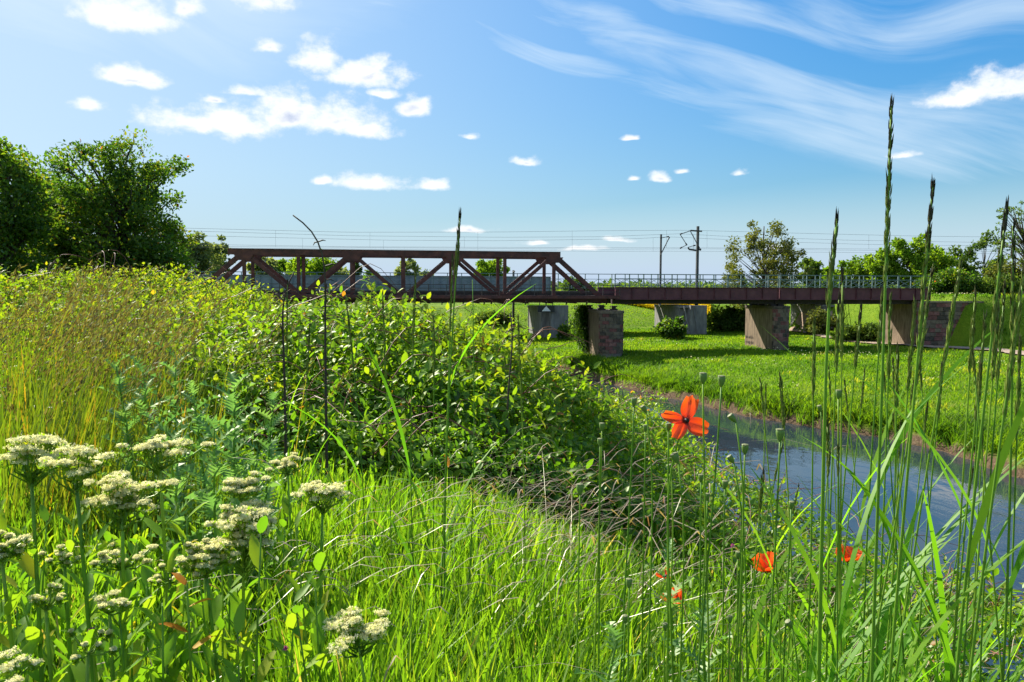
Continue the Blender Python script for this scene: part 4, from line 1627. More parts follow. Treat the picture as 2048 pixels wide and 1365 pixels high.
def meadow():
    parts = []
    # general sward, denser near the bank
    n = 230000
    Y = 36 + 92 * rng.random(n) ** 1.05
    X = -10 + rng.random(n) * 84
    X = np.where(rng.random(n) < .75, (rng.random(n) * .62 + .02) * Y * 1.02, X)
    far = rng.random(n) < .18
    Y = np.where(far, rng.uniform(100, 150, n), Y)
    X = np.where(far, Y * rng.uniform(-.06, .42, n), X)
    df = sdist(FAR, X, Y)
    k = (df > .3) & (path_dist(X, Y) > 2.1 + .4 * rng.random(n))
    X, Y, df = X[k], Y[k], df[k]
    z = height(X, Y)
    k = z > .32
    X, Y, z, df = X[k], Y[k], z[k], df[k]
    n = len(X)
    clump = .5 + .5 * wob(X, Y, .7, 5)
    pd_ = path_dist(X, Y)
    h = (.08 + .12 * rng.random(n) + .10 * clump) * (1 + 2.0 * (1 - sstep(df, 1.0, 5))) * (.45 + .55 * sstep(pd_, 2.5, 7))
    w = np.clip(.0011 * Y, .03, .12)
    tint = np.clip(.22 + .26 * clump + .24 * wob(X, Y, .11, 2) + .2 * wob(X, Y, .31, 6) + rng.normal(0, .14, n), 0, 1)
    parts.append(blades(np.stack([X, Y, z - .02], 1), h, w, rng.random(n) * 6.28, rng.uniform(.1, .5, n), 2, 0.05, tint))
    for i in range(260):          # coarser weeds and tussocks standing in the sward
        yy = rng.uniform(46, 104)
        xx = yy * rng.uniform(.08, .64)
        if float(sdist(FAR, np.array([xx]), np.array([yy]))[0]) < 1.5 or float(path_dist(np.array([xx]), np.array([yy]))[0]) < 3:
            continue
        m = int(rng.uniform(14, 60))
        rr = rng.uniform(.2, .8)
        px_, py_ = xx + rng.normal(0, rr, m), yy + rng.normal(0, rr, m)
        parts.append(blades(np.column_stack([px_, py_, height(px_, py_)]), rng.uniform(.2, .55, m), .07, rng.random(m) * 6.28, rng.uniform(.2, .8, m), 2, .1,
                            np.clip(rng.normal(rng.choice([.05, .15, .85]), .1, m), 0, 1)))
    V, F, T = merge(parts)
    o = build('meadow_grass', V, F, M_MEADOW, None, T)
    tag(o, 'bright green meadow grass beyond the river', 'grass', kind='stuff')
    # taller tufts that hang over the bank
    parts = []
    nt = 620
    q = rng.random(nt)
    seg = rng.integers(2, 14, nt)
    c = FAR[seg] * (1 - q)[:, None] + FAR[seg + 1] * q[:, None]
    dirn = FAR[seg + 1] - FAR[seg]
    dirn /= np.linalg.norm(dirn, axis=1)[:, None]
    c = c + np.stack([dirn[:, 1], -dirn[:, 0]], 1) * (rng.uniform(0, 1, nt) ** 1.5 * 2.6 + .42)[:, None]
    for i in range(nt):
        m = 42
        r = rng.uniform(.25, .7)
        hs_ = rng.uniform(.55, 1.35)
        p = c[i] + rng.normal(0, r * .5, (m, 2))
        z = np.maximum(height(p[:, 0], p[:, 1]), .15)
        parts.append(blades(np.column_stack([p, z - .03]), rng.uniform(.5, 1.0, m) * hs_, .05, rng.random(m) * 6.28, rng.uniform(.2, .9, m), 3, .2,
                            np.clip(rng.normal(.10 + .45 * rng.random(), .13, m), 0, 1)))
    V, F, T = merge(parts)
    o = build('bank_grass', V, F, M_MEADOW, None, T)
    tag(o, 'longer grass tufts along the eroded far bank of the river', 'grass', kind='stuff')
    # white flower specks
    n = 2600
    Y = rng.uniform(55, 100, n)
    X = Y * rng.uniform(.12, .66, n)
    k = (wob(X, Y, .16, 8) + .3 * wob(X, Y, .6, 2) > .25) & (path_dist(X, Y) > 2) & (sdist(FAR, X, Y) > 3)
    X, Y = X[k], Y[k]
    n = len(X)
    pos = np.stack([X, Y, height(X, Y) + rng.uniform(.3, .45, n)], 1)
    V, F, kk = scatter([(-.5, -.5, 0), (.5, -.5, .1), (.5, .5, 0), (-.5, .5, .1)], [(0, 1, 2, 3)], pos, frames(rand_unit(n), np.array([0, 0, 1.0]) + rand_unit(n) * .3), rng.uniform(.05, .12, n))
    o = build('meadow_flowers', V, F, M_FLOWER, None, np.repeat(rng.random(n), kk))
    tag(o, 'scattered tiny white flowers on the far meadow', 'flowers', kind='stuff')
    # rapeseed field on the far levee
    n = 26000
    px = rng.uniform(1222, 1420, n)
    tt = np.interp(px, [1222, 1310, 1420], [63, 54, 46]) + rng.random(n) ** 1.4 * 26
    u = (px - 1024) / FPX
    s = (u * (R0[1] + NN[1] * tt) - (R0[0] + NN[0] * tt)) / (DD[0] - u * DD[1])
    P = R0[None] + DD[None] * s[:, None] + NN[None] * tt[:, None]
    P[:, 2] = height(P[:, 0], P[:, 1]) + rng.uniform(.3, .75, n)
    V, F, kk = scatter([(-.5, 0, -.5), (.5, 0, -.5), (.5, .2, .5), (-.5, .2, .5)], [(0, 1, 2, 3)], P, frames(rand_unit(n), rand_unit(n)), rng.uniform(.15, .34, n))
    o = build('rapeseed_field', V, F, M_YFLOWER, None, np.repeat(rng.beta(2, 3, n), kk))
    tag(o, 'strip of yellow rapeseed in bloom under the bridge', 'rapeseed', kind='stuff')


meadow()

# ------------------------------------------------------------------ near bank: helpers


def gh(x, y):
    return float(height(np.array([x]), np.array([y]))[0])


def gpos(px, Y):
    """points on the near ground, given photo columns and distances"""
    X = (np.asarray(px) - 1024) / FPX * np.asarray(Y)
    return np.stack([X, np.asarray(Y), height(X, np.asarray(Y))], 1)


def euler_of(a, nrm):
    R = frames(np.array([a], float), np.array([nrm], float))[0]
    return Matrix([list(r) for r in R]).to_euler()


def mesh_of(name, V, F, mat, smooth=True):
    o = build(name, np.array(V, float), [list(f) for f in F], mat, smooth=smooth)
    me = o.data
    bpy.data.objects.remove(o)
    return me


# ------------------------------------------------------------------ leafy mounds


class Mound:
    """bushes as unions of ellipsoid lumps filled with leaves"""

    def __init__(self, lumps):
        self.E = []
        for px, py, Y, rx, ry in lumps:
            top = at(px, py, Y)
            g = gh(top[0], Y)
            hz = max(top[2] - g, .15)
            self.E.append((np.array([top[0], Y, g + hz * .30]), np.array([rx, ry, hz * .70])))

    def sample(self, n, depth=.16, jit=.05):
        vol = np.array([e[1][0] * e[1][1] + e[1][0] * e[1][2] + e[1][1] * e[1][2] for e in self.E])
        idx = rng.choice(len(self.E), n * 2, p=vol / vol.sum())
        C = np.array([e[0] for e in self.E])[idx]
        R = np.array([e[1] for e in self.E])[idx]
        u = rand_unit(n * 2)
        u[:, 2] = np.where(u[:, 2] < -.45, -u[:, 2], u[:, 2])
        bump = 1 + .10 * np.sin(u[:, 0] * 7 + idx) * np.cos(u[:, 2] * 6 + idx * 2) + .06 * np.sin(u[:, 1] * 15 + u[:, 2] * 11)
        r = bump * (1 - depth * rng.random(n * 2) ** 2) + rng.normal(0, jit, n * 2)
        P = C + R * u * r[:, None]
        keep = np.ones(n * 2, bool)
        for i, (c, rr) in enumerate(self.E):
            q = np.linalg.norm((P - c) / rr, axis=1)
            keep &= (q > .80) | (idx == i)
        g = height(P[:, 0], P[:, 1])
        keep &= P[:, 2] > g + .01
        P, u, R = P[keep][:n], u[keep][:n], R[keep][:n]
        nr = u / R
        nr /= np.linalg.norm(nr, axis=1)[:, None]
        return P, nr

    def inside(self, P, grow=1.0):
        k = np.zeros(len(P), bool)
        for c, rr in self.E:
            k |= (((P[:, :2] - c[:2]) / (rr[:2] * grow)) ** 2).sum(1) < 1
        return k


def leafy(thing_, md, n, size, mat, mat_single, tint0=.0, hgain=.35, singles=300, tmpl=(LEAF_V, LEAF_F), depth=.2, jit=.05, narrow=1.0):
    P, nr = md.sample(n, depth, jit)
    n = len(P)
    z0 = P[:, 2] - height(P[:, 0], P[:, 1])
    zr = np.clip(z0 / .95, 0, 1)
    a = rand_unit(n) + nr * .35 + np.array([0, 0, -.25])
    nn = nr * .7 + np.array([0, 0, .75]) + rand_unit(n) * .55
    Rm = frames(a, nn)
    sc = size * rng.uniform(.5, 1.3, n) * (1 + .35 * wob(P[:, 0], P[:, 2] * 2 + P[:, 1], 2.3, 7))
    sc3 = np.stack([sc * narrow, sc, sc], 1)
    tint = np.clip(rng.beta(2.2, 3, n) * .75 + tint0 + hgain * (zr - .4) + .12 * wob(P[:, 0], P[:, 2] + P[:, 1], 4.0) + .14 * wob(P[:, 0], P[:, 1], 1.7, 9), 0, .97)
    tint = np.where(rng.random(n) < .012, 1.0, tint)
    if singles:
        d = np.linalg.norm(P - CAM, axis=1) / sc
        front = (nr @ np.array([0, -1, .5])) > .1
        order = np.argsort(np.where(front, d, d + 1e3))
        single = np.zeros(n, bool)
        single[order[:singles]] = True
        me = mesh_of('leaf', tmpl[0], tmpl[1], mat_single)
        for i in np.where(single)[0]:
            link('leaf', me, P[i], thing_, Matrix([list(r) for r in Rm[i]]).to_euler(), (float(sc3[i][0]), float(sc3[i][1]), float(sc3[i][2])))
        k = ~single
        P, Rm, sc3, tint = P[k], Rm[k], sc3[k], tint[k]
    V, F, kk = scatter(tmpl[0], tmpl[1], P, Rm, sc3)
    o = build('foliage', V, F, mat, thing_, np.repeat(tint, kk), smooth=True)
    o['kind'] = 'stuff'


def vine_curve(p, d, L, rise, n=9, curl=.3):
    q = np.linspace(0, 1, n)[:, None]
    ph = rng.uniform(0, 6)
    side = np.array([-d[1], d[0], 0])
    return p + d * L * q + np.array([0, 0, 1.0]) * (rise * L * (1.6 * q - 1.5 * q ** 2.2)) + side * (curl * L * .25 * np.sin(q * 5 + ph)) + np.array([0, 0, .05 * L]) * np.sin(q * 9 + ph)


def vines(thing_, md, n, Lr, r0, mat, leaf_mat=None, rise=(.2, .9), right=.4):
    P, nr = md.sample(n * 3, .1, .02)
    k = nr[:, 2] > .15
    P, nr = P[k][:n], nr[k][:n]
    for p, u in zip(P, nr):
        ang = rng.uniform(0, 6.28)
        d = np.array([math.cos(ang) + right, math.sin(ang) * .6, 0]) + u * .4
        d[2] *= .2
        d /= np.linalg.norm(d)
        L = rng.uniform(*Lr)
        c = vine_curve(p - u * .04, d, L, rng.uniform(*rise))
        m = MB()
        m.tube(c, np.linspace(r0, r0 * .35, len(c)), 5)
        m.build('vine', mat, thing_, smooth=True)


BUSH = Mound([(470, 640, 6.2, .95, .9), (570, 640, 5.4, .75, .8), (690, 620, 5.2, .75, .85), (800, 632, 5.2, .7, .85), (900, 652, 5.2, .65, .8), (985, 684, 5.2, .6, .75),
              (1055, 732, 5.3, .5, .7), (1120, 778, 5.4, .48, .7), (1180, 820, 5.6, .45, .7), (640, 715, 4.6, .5, .55), (760, 730, 4.5, .5, .55), (880, 740, 4.5, .5, .55),
              (980, 775, 4.6, .45, .55), (1060, 830, 4.7, .42, .55), (1140, 872, 4.9, .4, .55),
              (600, 820, 4.0, .36, .36), (700, 835, 3.9, .36, .36), (810, 855, 3.8, .36, .36), (925, 862, 3.8, .36, .36), (1030, 895, 3.9, .36, .36), (1110, 935, 4.1, .34, .34), (1190, 968, 4.3, .34, .34),
              (540, 760, 4.4, .4, .4), (650, 594, 5.6, .20, .3), (745, 604, 5.5, .2, .3), (850, 622, 5.4, .16, .25)])
bush = thing('vine_bush', 'big bright green bush overgrown with reddish vines in the middle', 'bush', (0, 5.0, 7.5))
leafy(bush, BUSH, 16000, .060, M_BUSH, M_BUSHO, tint0=.22, hgain=.45, depth=.5, jit=.12, narrow=1.5, tmpl=(LANCE_V, LANCE_F), singles=0)
leafy(bush, BUSH, 28000, .048, M_BUSH, M_BUSHO, tint0=.28, hgain=.42, depth=.45, jit=.09)
vines(bush, BUSH, 120, (.2, .7), .0036, M_VINE)
m = MB()
for c_, r_ in BUSH.E:
    for k in range(4):
        b0 = np.array([c_[0] + rng.normal() * .1, c_[1] + rng.normal() * .1, gh(c_[0], c_[1]) - .05])
        b1 = c_ + r_ * np.array([rng.uniform(-.7, .7), rng.uniform(-.7, .7), .7])
        m.tube([b0, (b0 + b1) / 2 + rng.normal(size=3) * .05, b1], [.012, .008, .003], 5)
o = m.build('stem', M_WOODY, bush)
o['kind'] = 'stuff'

BLEAF = mesh_of('leaf', LEAF_V, LEAF_F, M_BUSHO)


def shoots(thing_, md, n, Lr, leaf, yb=None):
    P, nr = md.sample(n * 6, .05, .01)
    k = nr[:, 2] > .45
    P, nr = P[k][:n], nr[k][:n]
    for p, u in zip(P, nr):
        L = rng.uniform(*Lr)
        d = np.array([rng.normal() * .35 + .1, rng.normal() * .3, 1.0])
        d /= np.linalg.norm(d)
        q = np.linspace(0, 1, 7)[:, None]
        side = np.array([rng.normal(), rng.normal() * .5, -.2]) * .18 * L
        line = p - u * .05 + d * L * q + side * q ** 2
        m = MB()
        m.tube(line, np.linspace(.0035, .0012, 7), 5)
        sh = m.build('shoot', M_VINE, thing_, smooth=True)
        nl = int(5 + L * 28)
        for i in range(nl):
            f = .15 + .85 * i / nl
            pp = np.array([np.interp(f, q[:, 0], line[:, j]) for j in range(3)])
            a = i * 2.4 + rng.normal() * .4
            s_ = leaf * rng.uniform(.6, 1.1) * (1.15 - .55 * f)
            link('leaf', BLEAF, pp, sh, euler_of([math.cos(a), math.sin(a), .35], [-.3 * math.cos(a), -.3 * math.sin(a), 1]), (float(s_ * .85), float(s_), float(s_)))


shoots(bush, BUSH, 46, (.10, .30), .055)
SCRUB = Mound([(1215, 790, 7.0, .6, .8), (1265, 840, 6.6, .55, .7), (1282, 800, 8.6, .5, .8), (1330, 850, 7.4, .45, .7), (1372, 892, 6.4, .45, .7), (1330, 905, 6.0, .50, .7), (1180, 850, 5.6, .45, .6), (1240, 900, 5.2, .42, .6), (1310, 950, 4.8, .4, .55), (1215, 880, 6.2, .5, .6), (1270, 950, 5.6, .45, .6), (1450, 945, 5.8, .45, .6), (1400, 950, 5.6, .5, .6),
               (1535, 985, 5.5, .42, .6), (1480, 1000, 5.4, .5, .6), (1585, 1020, 5.2, .42, .6), (1610, 1062, 4.8, .4, .5), (1690, 1100, 4.6, .42, .5), (1780, 1120, 4.4, .42, .5), (1880, 1150, 4.2, .42, .5),
               (1980, 1180, 4.1, .42, .5), (2090, 1200, 4.0, .45, .5), (1330, 1010, 4.9, .4, .5), (1430, 1060, 4.5, .4, .5), (1540, 1100, 4.2, .4, .5), (1660, 1160, 3.9, .4, .5),
               (1800, 1190, 3.7, .4, .5), (1950, 1220, 3.6, .4, .5), (2080, 1250, 3.5, .4, .5)])
scrub = thing('scrub', 'low tangled scrub on the near bank above the water', 'scrub', (2.0, 5.0, 6.3))
leafy(scrub, SCRUB, 26000, .044, M_BUSH, M_BUSHO, tint0=.32, hgain=.30, depth=.5, jit=.09)
vines(scrub, SCRUB, 190, (.2, .65), .0026, M_VINE, right=.3)

THICKET = Mound([(40, 556, 7.2, .9, .9), (150, 545, 7.6, .9, .9), (260, 540, 8.2, .9, .9), (345, 552, 8.6, .8, .9), (420, 566, 7.6, .7, .8), (480, 585, 7.0, .7, .8),
                 (60, 610, 5.4, .7, .7), (180, 600, 5.6, .7, .7), (300, 600, 5.8, .7, .7), (400, 625, 5.4, .6, .7), (340, 680, 4.4, .5, .6), (480, 690, 4.5, .5, .6), (220, 680, 4.4, .5, .6)])
thicket = thing('bramble_thicket', 'yellow-green bramble thicket in front of the dark tree at left', 'bush', (-3.2, 6.5, 7.8))
leafy(thicket, THICKET, 30000, .042, M_HERB, M_BUSHO, tint0=.14, hgain=.25, depth=.4, jit=.09, singles=200)
vines(thicket, THICKET, 70, (.2, .55), .0035, M_VINE, right=0, rise=(.6, 1.4))

shoots(thicket, THICKET, 34, (.10, .28), .05)
shoots(scrub, SCRUB, 26, (.10, .28), .04)

# bushy trees at the left
tree('bushy_tree', 'dark bushy tree with reddish shoots at the left', [at(245, 560, 11)[0], 11, gh(at(245, 560, 11)[0], 11)], at(245, 268, 11)[2] - gh(at(245, 560, 11)[0], 11), .90, 120, 24000, .050, M_TREE,
     trunk_r=.09, clump_r=.25, group='dark trees at the left', crown_low=.10, tmpl=(LEAF_V, LEAF_F), flat=.8)
tree('bushy_tree', 'dark bushy tree cut off by the left edge', [at(15, 560, 9.5)[0], 9.5, gh(at(15, 560, 9.5)[0], 9.5)], at(25, 278, 9.5)[2] - gh(at(15, 560, 9.5)[0], 9.5), .56, 80, 16000, .050, M_TREE,
     trunk_r=.08, clump_r=.24, group='dark trees at the left', crown_low=.08, tmpl=(LEAF_V, LEAF_F), flat=.8)
tree('bushy_tree', 'low dark bush filling the gap between the two left trees', [at(115, 560, 11.5)[0], 11.5, gh(at(115, 560, 11.5)[0], 11.5)], at(115, 345, 11.5)[2] - gh(at(115, 560, 11.5)[0], 11.5), .75, 70, 21000, .052, M_TREE,
     trunk_r=.08, clump_r=.36, group='dark trees at the left', crown_low=.05, tmpl=(LEAF_V, LEAF_F), flat=.8)
tree('bushy_tree', 'low dark bush under the right side of the dark tree', [at(318, 560, 10.6)[0], 10.6, gh(at(318, 560, 10.6)[0], 10.6)], at(318, 470, 10.6)[2] - gh(at(318, 560, 10.6)[0], 10.6), .30, 24, 4500, .055, M_TREE,
     trunk_r=.05, clump_r=.25, group='dark trees at the left', crown_low=.05, tmpl=(LEAF_V, LEAF_F), flat=.8)


# ------------------------------------------------------------------ near grass (stuff)
def near_grass():
    parts = []
    # lush sward over the whole near bank, nearest ground densest
    n = 62000
    Y = .95 * (11.0 / .95) ** (rng.random(n) ** 1.12)
    px = rng.uniform(-120, 2170, n)
    P = gpos(px, Y)
    k = ~(BUSH.inside(P, .85) & (P[:, 1] > 3.6))
    k &= P[:, 2] > .3
    k &= ~((px < 560) & (Y < 2.2) & (rng.random(n) < .15))
    P, px, Y = P[k], px[k], Y[k]
    n = len(P)
    dens = wob(P[:, 0], P[:, 1], 2.2, 3)
    h = rng.uniform(.22, .46, n) * (1 + .18 * dens)
    h *= np.where((px > 560) & (px < 1250), 1.0, .85) * np.interp(Y, [1.0, 1.8, 2.6, 3.4, 6, 12], [1.05, 1.0, .82, .58, .5, .6])
    w = rng.uniform(.0055, .0145, n) * (1 + .10 * Y)
    tint = np.clip(rng.normal(.52, .2, n) + .12 * dens, 0, .93)
    tint = np.where(rng.random(n) < .035, 1.0, tint)
    ang = rng.random(n) * 6.28
    parts.append(blades(P - [0, 0, .02], h, w, ang, rng.gamma(2, .085, n), 4, rng.uniform(0, .15, n), tint, lean0=rng.uniform(0, .2, n)))
    # extra broad upright blades in the central lawn
    n = 9500
    Y = rng.uniform(1.05, 3.2, n)
    px = rng.normal(880, 270, n)
    P = gpos(px, Y)
    tint = np.clip(rng.normal(.62, .15, n), 0, .93)
    parts.append(blades(P, rng.uniform(.28, .52, n) * np.interp(Y, [1.2, 2, 3.2], [1, .9, .55]), rng.uniform(.007, .013, n), rng.random(n) * 6.28, rng.gamma(2, .09, n), 5, rng.uniform(0, .2, n), tint))
    V, F, T = merge(parts)
    o = build('near_grass', V, F, M_GRASS, None, T, smooth=True)
    tag(o, 'lush green grass covering the near bank', 'grass', kind='stuff')
    # low broad-leaved ground cover between the blades
    n = 30000
    Y = .95 * (9.0 / .95) ** (rng.random(n))
    px = rng.uniform(-120, 2170, n)
    P = gpos(px, Y)
    P[:, 2] += rng.uniform(.0, .24, n) * (.6 + .5 * (.5 + .5 * wob(P[:, 0], P[:, 1], 3.0, 6)))
    V, F, kk = scatter(LEAF_V, LEAF_F, P, frames(rand_unit(n) + [0, 0, .25], rand_unit(n) * .6 + [0, 0, 1]), rng.uniform(.02, .05, n))
    o = build('ground_cover', V, F, M_CRESSG, None, np.repeat(np.clip(rng.normal(.35, .2, n), 0, 1), kk), smooth=True)
    tag(o, 'small leafy weeds between the grass blades', 'weeds', kind='stuff')


near_grass()


def dry_grass():
    """drooping straw-coloured brome with long awns"""
    parts = []
    cl = [(1010, 985, 2.6), (1090, 975, 2.7), (1160, 1020, 2.4), (1060, 1050, 2.0), (1130, 1090, 1.9), (640, 1200, 1.5), (700, 1160, 1.6), (1300, 990, 1.7), (1270, 1040, 1.7),
          (1640, 1160, 2.8), (1860, 1220, 2.6), (560, 880, 4.0), (450, 700, 4.2), (1200, 1060, 2.2)]
    for px, py, Y in cl:
        c = at(px, py, Y)
        g = gh(c[0], Y)
        n = 12
        b = np.stack([c[0] + rng.normal(0, .16, n), Y + rng.normal(0, .16, n)], 1)
        z = height(b[:, 0], b[:, 1])
        h = np.clip(rng.normal(max(c[2] - g, .25), .08, n), .15, .9)
        parts.append(blades(np.column_stack([b, z]), h * 1.25, .0026, rng.normal(.2, 1.1, n), rng.uniform(.3, 1.0, n), 6, rng.uniform(.2, .5, n), rng.random(n)))
        # awned spikelets hanging at the tips
        m = 34
        q = c + rng.normal(0, 1, (m, 3)) * [.20, .16, .07]
        ang = rng.normal(math.pi * 1.15, .5, m)
        parts.append(blades(q, rng.uniform(.05, .12, m) * 1.0, rng.uniform(.003, .005, m), ang, rng.uniform(.5, 1.6, m), 3, rng.uniform(.6, 1.6, m), rng.random(m), lean0=.6))
    V, F, T = merge(parts)
    o = build('dry_brome_grass', V, F, M_DRYG, None, T, smooth=True)
    tag(o, 'pale drooping dry brome grass among the green blades', 'dry grass', kind='stuff')
    # brown panicle grass at the left
    parts, pp = [], []
    n = 230
    px = np.concatenate([rng.normal(100, 95, 170), rng.uniform(0, 600, 60)])
    Y = rng.uniform(2.3, 4.8, n)
    Y[170:] = rng.uniform(3.5, 6.0, 60)
    b = gpos(px, Y)
    h = rng.uniform(.62, .98, n)
    h[170:] *= .9
    ang = rng.normal(.1, .5, n)
    bend = rng.uniform(.12, .45, n)
    parts.append(blades(b, h, .0042, ang, bend, 5, .06, np.clip(rng.normal(.4, .28, n), 0, 1), lean0=.05))
    for i in range(n):
        m = 46
        t = 1 - .34 * rng.random(m) ** 1.1
        off = h[i] * (.05 * t + bend[i] * t ** 2)
        p = np.stack([b[i, 0] + off * math.cos(ang[i]), b[i, 1] + off * math.sin(ang[i]), b[i, 2] + h[i] * (t - .06 * t ** 2.5)], 1)
        p = p + rng.normal(0, 1, (m, 3)) * [.010, .010, .006] * (1.35 - t)[:, None] * 2.0
        aa = np.stack([math.cos(ang[i]) * .6 + rng.normal(0, .3, m), math.sin(ang[i]) * .6 + rng.normal(0, .3, m), rng.normal(.9, .3, m)], 1)
        V, F, k = scatter(CARD_V, CARD_F, p, frames(aa, rand_unit(m)), np.stack([np.full(m, .009), rng.uniform(.014, .030, m), np.full(m, .012)], 1))
        pp.append((V, F, np.repeat(rng.random(m), k)))
    V, F, T = merge(parts)
    o = build('panicle_grass_stalks', V, F, M_YSTALK, None, T, smooth=True)
    tag(o, 'yellowish stalks of panicle grass at the left', 'grass', kind='stuff')
    V, F, T = merge(pp)
    o = build('panicle_grass_heads', V, F, M_BROWNP, None, T)
    tag(o, 'brown feathery heads of panicle grass at the left', 'grass', kind='stuff')
    # upright yellow stalks below them
    n = 1700
    px = rng.normal(150, 120, n)
    Y = rng.uniform(2.2, 4.2, n)
    b = gpos(px, Y)
    V, F, T = blades(b, rng.uniform(.35, .7, n), rng.uniform(.004, .008, n), rng.normal(.2, 1, n), rng.uniform(.05, .25, n), 4, .03, np.clip(rng.normal(.45, .25, n), 0, 1))
    o = build('yellow_grass', V, F, M_YSTALK, None, T, smooth=True)
    tag(o, 'yellowing upright grass below the brown panicles', 'grass', kind='stuff')


dry_grass()

# ------------------------------------------------------------------ white-flowered cress plants
LEAFM = mesh_of('leaf', LANCE_V, LANCE_F, M_CRESS)


def floret_mass(centres, rad, per, size, parent, name='flower_cluster'):
    ci = np.repeat(np.arange(len(centres)), per)
    n = len(ci)
    u = rand_unit(n)
    u[:, 2] = np.abs(u[:, 2]) * .9 - .15
    r = np.asarray(rad)[ci] * np.abs(rng.normal(.75, .38, n)) * 1.15
    P = np.asarray(centres)[ci] + u * r[:, None] * np.array([1, 1, .42])
    tv = [(0, 0, 0), (.5, .22, .1), (.5, -.22, .1), (-.5, .22, .1), (-.5, -.22, .1), (.22, .5, .1), (-.22, .5, .1), (.22, -.5, .1), (-.22, -.5, .1)]
    tf = [(0, 2, 1), (0, 3, 4), (0, 5, 6), (0, 8, 7)]
    V, F, k = scatter(tv, tf, P, frames(rand_unit(n), u + rand_unit(n) * .5 + [0, 0, .5]), size * rng.uniform(.75, 1.25, n))
    o = build(name, V, F, M_FLOWER, parent, np.repeat(np.clip(rng.normal(.62, .25, n), 0, 1), k))
    o['kind'] = 'stuff'
    return o


def stem_leaves(t, line, n, L, spread=1.0, lo=.1, hi=.85, me=None, up=1.3):
    me = me or LEAFM
    ph = rng.uniform(0, 6.28)
    for i in range(n):
        q = lo + (hi - lo) * (i + rng.uniform(-.2, .2)) / max(1, n - 1)
        q = min(max(q, 0), 1)
        p = np.array([np.interp(q, np.linspace(0, 1, len(line)), line[:, k]) for k in range(3)])
        a = ph + i * 2.4 + rng.normal() * .3
        ax = np.array([math.cos(a), math.sin(a), up * rng.uniform(.5, 1.5)])
        nr = np.array([-math.cos(a) * .8, -math.sin(a) * .8, 1.0]) + rng.normal(size=3) * .25
        s = L * (1.15 - .6 * q) * rng.uniform(.8, 1.2)
        link('leaf', me, p, t, euler_of(ax, nr), (float(s * rng.uniform(.95, 1.45)), float(s), float(s)))


CRESS = []


def cress(px, py, Y, wpx, label, hpx=None, tiers=1, bud=False, leaves=13, group='white-flowered cress plants'):
    top = at(px, py, Y)
    bx = top[0] + rng.normal() * .03
    by = Y + rng.normal() * .02
    b = np.array([bx, by, gh(bx, by) - .02])
    t = thing('cress_plant', label, 'wildflower', b, group)
    mid = (top + b) / 2 + rng.normal(size=3) * .012
    q = np.linspace(0, 1, 9)[:, None]
    W = wpx / FPX * Y / 2 * .80
    hub = top - np.array([0, 0, W * .75 + .012])
    line = b * (1 - q) ** 2 + 2 * mid * q * (1 - q) + hub * q ** 2
    m = MB()
    m.tube(line, np.linspace(.0038, .0022, 9), 6)
    m.build('stem', M_STEM, t, smooth=True)
    nh = max(7, int(13 + W * 230)) if not bud else 9
    cs, rs = [], []
    m = MB()
    for i in range(nh):
        r = math.sqrt((i + .5) / nh)
        a = i * 2.4 + rng.normal() * .25
        e = np.array([W * r * math.cos(a), W * r * .8 * math.sin(a), -W * .26 * r * r + rng.normal() * .003])
        c = top + e - [0, 0, .006]
        for tier in range(tiers):
            cc = c - np.array([rng.normal() * .014, rng.normal() * .014, tier * W * .62 + rng.normal() * .006])
            cs.append(cc)
            rs.append(W * .34 / math.sqrt(nh / 11) * rng.uniform(.7, 1.3))
            st = hub + np.array([e[0] * .12, e[1] * .12, -tier * W * .8 - rng.random() * W * .7])
            mm = (st + cc) / 2 + np.array([e[0] * .30, e[1] * .30, -.004])
            m.tube([st, mm, cc], [.0014, .0012, .0009], 4)
    m.build('flower_stalks', M_STEM, t, smooth=True)
    o = floret_mass(cs, rs, 110 if bud else 120, .0036 if bud else .0044, t)
    # green buds and bracts under the open florets
    n = nh * 22 * tiers
    ci = rng.integers(0, len(cs), n)
    P = np.array(cs)[ci] + rand_unit(n) * np.array(rs)[ci][:, None] * .9 - [0, 0, .006]
    V, F, k = scatter(CARD_V, CARD_F, P, frames(rand_unit(n) + [0, 0, .6], rand_unit(n)), rng.uniform(.004, .009, n))
    o = build('buds', V, F, M_CRESSG, t, np.repeat(rng.uniform(.5, .95, n), k))
    o['kind'] = 'stuff'
    for tier in range(3):          # small side shoots below the head
        a = rng.uniform(0, 6.28)
        p = line[-2 - tier] if tier < 2 else line[-3]
        e = p + np.array([math.cos(a) * W * .8, math.sin(a) * W * .5, W * .9 + .01])
        mm = MB()
        mm.tube([p, (p + e) / 2 + [math.cos(a) * .006, 0, 0], e], [.0014, .0012, .0009], 4)
        mm.build('side_shoot', M_STEM, t, smooth=True)
    stem_leaves(t, line, leaves + 5, .080)
    CRESS.append(t)
    return t


cress(60, 884, 1.05, 150, 'large white flower cluster at the left edge, left half of a pair', leaves=9)
cress(150, 905, 1.0, 115, 'large white flower cluster near the left edge, right half of a pair', leaves=9)
cress(318, 880, 1.15, 100, 'white flower cluster in front of the thistles', leaves=12)
cress(575, 917, 1.7, 46, 'small distant white flower head beside the bush foot', leaves=8)
cress(243, 960, 1.05, 100, 'cream two-tiered flower cluster below the large left pair', tiers=2, leaves=13)
cress(483, 956, 1.2, 62, 'small cream flower head above the ragged white cluster', leaves=12)
cress(486, 1010, 1.15, 112, 'ragged three-tiered white flower cluster left of centre', tiers=3, leaves=10)
cress(645, 966, 1.25, 96, 'white flower cluster nearest the central grass', tiers=1, leaves=10)
cress(408, 1088, 1.1, 46, 'narrow cream flower spike above the orange leaves', tiers=3, leaves=10)
cress(240, 1102, 1.15, 44, 'small faint flower head left of the orange leaves', leaves=10)
